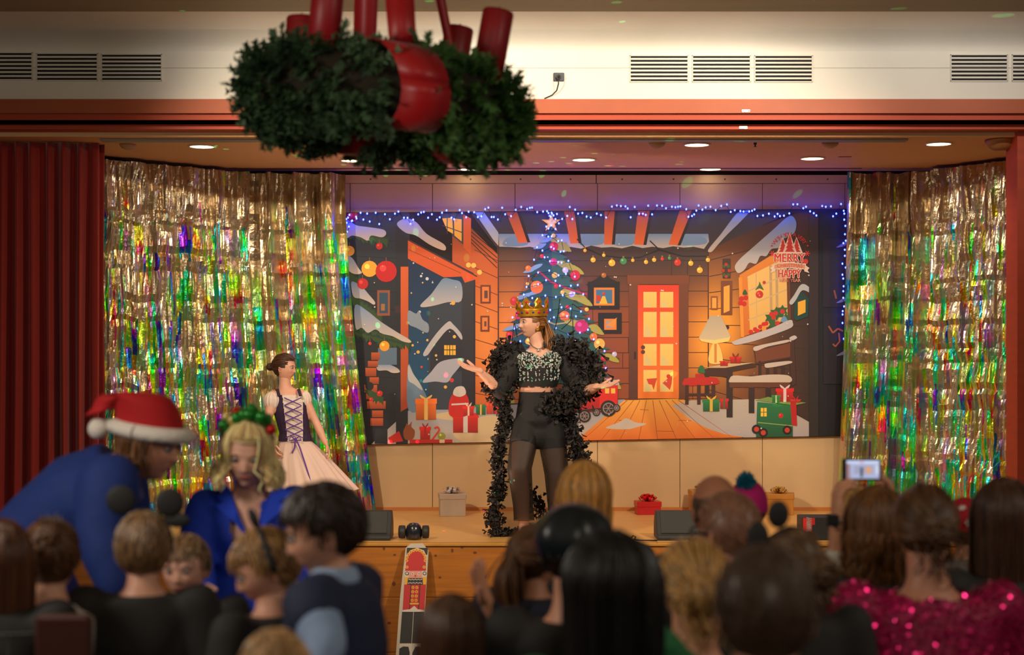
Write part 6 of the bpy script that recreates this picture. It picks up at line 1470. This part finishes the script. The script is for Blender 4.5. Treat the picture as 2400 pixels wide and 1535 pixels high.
for s in (-1, 1):
    b.tube([M @ (Vector((s * .375, -.06, .0)) * h_), M @ (Vector((s * .37, .15, .02)) * h_), M @ (Vector((s * .30, .42, .02)) * h_)], .004, 6); b.tube([M @ (Vector((s * .15 + .12 * math.cos(a), .45, .01 + .09 * math.sin(a))) * h_) for a in [2 * math.pi * k / 14 for k in range(15)]], .003, 5)
b.build('glasses', M_band, r_)
def knit_hat(root, M, h, m, top_, cuff=None):
    b = MB(); b.grid(lambda u, v: M @ (Vector((.43 * math.sin(math.pi * .56 * v) * math.cos(6.2832 * u) * (1 + .015 * math.sin(60 * 6.2832 * u)), -.02 + .52 * math.sin(math.pi * .56 * v) * math.sin(6.2832 * u), .10 + (.50 + top_) * math.cos(math.pi * .56 * v))) * h), 60, 14); return b.build('knit_hat', m, root, True)
r_, M, J = stander('child in a bright pink knitted hat with a teal bobble', 1752, 1140, 6.0, 0, (-8, 0, 6), top=(DKJ, 2, .02), skin=TAN, hk=dict(kind='short', col=rgb(90, 60, 40), seed=50))
ho = knit_hat(r_, M, J['hh'], mat('pink_knit', rgb(196, 26, 116), .9, bump=.4, bscale=60), .04)
b = MB(); rg = random.Random(5); pc = P(1748, 1128, 5.96)
for k in range(260):
    d_ = Vector((rg.gauss(0, 1), rg.gauss(0, 1), rg.gauss(0, 1))).normalized(); b.tube([pc, pc + d_ * .02, pc + d_ * .040 * rg.uniform(.8, 1.1)], [.003, .004, .002], 4)
b.build('bobble', mat('teal_wool', rgb(14, 112, 140), .9), ho)
r_, M, J = stander('child with curly brown updo and small black ears on a headband', 1862, 1246, 3.95, 0, (10, 0, 0), top=(DKJ, 2, .016), hk=dict(kind='updo', col=rgb(98, 70, 44), seed=51, bun=(.22, -.42, .02), tail=1.4, curl=30, n=300), skin=TAN)
headband(r_, M, J['hh'], ((152, 1.5), (112, 1.2)), .030)
sitter('woman with messy honey blonde pinned hair, seen from behind', 1628, 1276, 3.75, 1.64, 0, (4, 4, 0), top=((.02, .02, .022), 2, .02), hk=dict(kind='updo', col=rgb(176, 134, 78), seed=52, bun=(.02, -.46, -.05), tail=1.5, curl=46, n=420, messy=.09, r=.014), skin=TAN)
# woman filming with a phone
D = 5.4; PD = 5.12
r_, M, J = sitter('blonde woman holding up a phone to film the stage', 2022, 1150, D, 1.66, 0, (0, 0, 0), top=(rgb(196, 188, 176), 1.45, .016), hk=dict(kind='long', col=rgb(196, 150, 88), seed=53, L=.8, n=420), skin=rgb(214, 152, 118), voxel=.013,
                  J={'elL': P(1966, 1380, 5.15), 'wrL': P(1962, 1222, 5.10), 'elR': P(2105, 1350, 5.25), 'wrR': P(2094, 1190, 5.22), 'shL': P(1952, 1330, 5.38), 'shR': P(2092, 1330, 5.38)},
                  hands={'L': dict(dr=(.02, .05, 1), nrm=(1, .1, -.1), curl=.42, side=1, spread=.2, size=.185), 'R': dict(dr=(-.22, -.05, 1), nrm=(-1, .1, -.1), curl=.42, side=-1, spread=.2, size=.185)})
b = MB(); b.tube([P(1966, 1224, 5.10), P(1967, 1214, 5.10)], .034, 18, rgb(150, 150, 150)); wo = b.build('watch_strap', M_cloth, r_, True)
q = P(1955, 1219, 5.06); b = MB(); b.bbox(q.x - .026, q.x + .014, q.y - .014, q.y + .01, q.z - .019, q.z + .019, .004); b.build('watch_case', M_blk, wo)
ph = thing('smartphone', 'black smartphone held up sideways showing the stage on its bright screen', 'phone', P(2020, 1125, PD))
a = P(1974, 1126, PD); c = P(2066, 1075, PD); b = MB(); b.bbox(a.x, c.x, PD, PD + .009, a.z, c.z, .003); b.build('phone_body', M_blk, ph)
sc = MB(); w = c.x - a.x; h_ = c.z - a.z
def srect(u0, u1, v0, v1, col, k=0): sc.box(a.x + w * u0, a.x + w * u1, PD - .0012 - k * .0002, PD - .0002, a.z + h_ * v0, a.z + h_ * v1, col)
srect(.11, .94, .09, .91, (.42, .46, .66)); srect(.11, .94, .78, .91, (.62, .70, .95), 1); srect(.11, .20, .09, .78, (.35, .20, .22), 1); srect(.30, .78, .30, .68, (.35, .36, .50), 2); srect(.46, .52, .15, .60, (.03, .03, .05), 3); srect(.60, .74, .34, .62, (.75, .36, .16), 3); srect(.86, .92, .3, .7, (.7, .72, .85), 3); srect(.45, .55, .80, .86, (.7, .25, .35), 3)
def screen_mat():
    m = bpy.data.materials.new('phone_screen'); m.use_nodes = True; nt = m.node_tree; n = nt.nodes; b_ = n['Principled BSDF']; at = n.new('ShaderNodeAttribute'); at.attribute_name = 'Col'; b_.inputs['Base Color'].default_value = (.01, .01, .01, 1); nt.links.new(at.outputs['Color'], b_.inputs['Emission Color']); b_.inputs['Emission Strength'].default_value = 1.0; return m
sc.build('screen', screen_mat(), ph)
sitter('woman with wavy chestnut hair in a dark jacket left of the braided hair', 2062, 1150, 4.82, 1.66, 0, (10, 0, 0), top=(DKJ, 2, .03), hk=dict(kind='long', col=rgb(104, 66, 32), seed=54, L=.85, n=480, wave=.06, spread=.04, r=.015), skin=TAN, J={})
# pink sequin top
r_, M, J = sitter('woman with braided brown updo in a pink sequin top', 2176, 1146, 4.25, 1.68, 0, (-6, 2, 0), hk=dict(kind='updo', col=rgb(84, 56, 34), seed=55, bun=(.12, -.42, -.02), tail=1.0, curl=20, n=420, messy=.04), skin=rgb(190, 130, 104), shw=.195)
M_sq = mat('pink_fabric', rgb(150, 8, 66), .6, noise=.1)
def sl(t):
    for n in 'LR': limb(t, J['sh' + n], J['el' + n], J['wr' + n], .062, .048, .034, .014)
t2 = shell('sequin_top', J, M_sq, .028, extra=sl, voxel=.016, cut=lambda c: c.z > J['neck'].z - .015 and (c - J['neck']).xy.length < .10); so = t2.build('sequin_top', M_sq, r_, True)
sq = MB(); rg = random.Random(77); me_n = [p.normal.copy() for p in so.data.polygons]
for i, f in enumerate(t2.f):
    c = sum((Vector(t2.v[k]) for k in f), Vector()) / len(f)
    if c.y > 4.40 or c.z < 1.15: continue
    for q in range(2):
        if rg.random() < .8:
            n_ = (me_n[i] + Vector((rg.gauss(0, .35), rg.gauss(0, .35), rg.gauss(0, .35)))).normalized(); u = n_.orthogonal().normalized(); v = n_.cross(u); p = c + me_n[i] * .004 + Vector((rg.uniform(-.007, .007), rg.uniform(-.004, .004), rg.uniform(-.007, .007))); sq.add([p + u * .0055, p + v * .0055, p - u * .0055, p - v * .0055], [(0, 1, 2, 3)], mul(rgb(206, 20, 104), rg.uniform(.5, 1.5)))
o = sq.build('sequins', mat('sequin_gloss', attr=True, rough=.22, metal=.7), so); o['kind'] = 'stuff'
r_, M, J = stander('child in a red knitted hat with white snowflakes by the foil curtain', 2266, 1184, 5.7, 0, (6, 0, 0), top=((.25, .22, .2), 2, .016), skin=TAN, hk=dict(kind='short', col=rgb(90, 60, 40), seed=56))
hm = mat('red_knit', rgb(176, 16, 34), .9, bump=.4, bscale=60); ho = knit_hat(r_, M, J['hh'], hm, .06)
M_flk = mat('white_wool', rgb(226, 220, 214), .9)
for k in range(10):
    for rw, zz in enumerate((.50, 1.15)):
        a = 2 * math.pi * (k + .5 * rw) / 10; th = math.pi * .56 * (.82 if rw == 0 else .5)
        c = M @ (Vector((.44 * math.sin(th) * math.cos(a), -.02 + .53 * math.sin(th) * math.sin(a), .10 + .565 * math.cos(th))) * J['hh']); out = (c - J['head']).normalized(); u = Vector((-math.sin(a), math.cos(a), 0)); u = (M.to_3x3() @ u).normalized(); v = out.cross(u); b = MB()
        for q in range(3): dd = u * math.cos(q * 1.047) + v * math.sin(q * 1.047); b.tube([c + out * .002 - dd * .014, c + out * .004, c + out * .002 + dd * .014], .003, 4)
        b.build('snowflake', M_flk, ho)
sitter('woman with very long straight brown hair at the right edge', 2364, 1132, 4.66, 1.68, 0, (4, 0, 0), top=(DKJ, 2, .02), hk=dict(kind='long', col=rgb(66, 40, 24), seed=57, L=2.3, n=560, wave=.02), skin=TAN)
# benches under the seated rows
M_bench = mat('bench_wood', rgb(96, 58, 34), .55, noise=.15, nscale=5, stretch=(.3, 1, 1))
def bench(label, x0, x1, d, top_):
    t = thing('bench', label, 'bench', ((x0 + x1) / 2, d, TIER), 'audience benches')
    b = MB(); b.bbox(x0, x1, d - .17, d + .10, top_ - .035, top_, .006); b.build('seat', M_bench, t)
    for x in (x0 + .08, x1 - .08):
        for y in (d - .13, d + .07): b = MB(); b.bbox(x - .02, x + .02, y - .02, y + .02, TIER, top_ - .035, .003); b.build('leg', M_bench, t)
for label, x0, x1, d in (('backless bench under the man nearest the camera', .1, .8, 2.6), ('backless bench under the black haired woman', -.1, .5, 3.3), ('backless bench under the man with glasses', .9, 1.6, 4.2), ('backless bench under the chestnut haired woman', .4, 1.75, 4.6), ('backless bench under the bald man', -.1, 1.6, 5.15)):
    bench(label, x0, x1, d, TIER + .40)
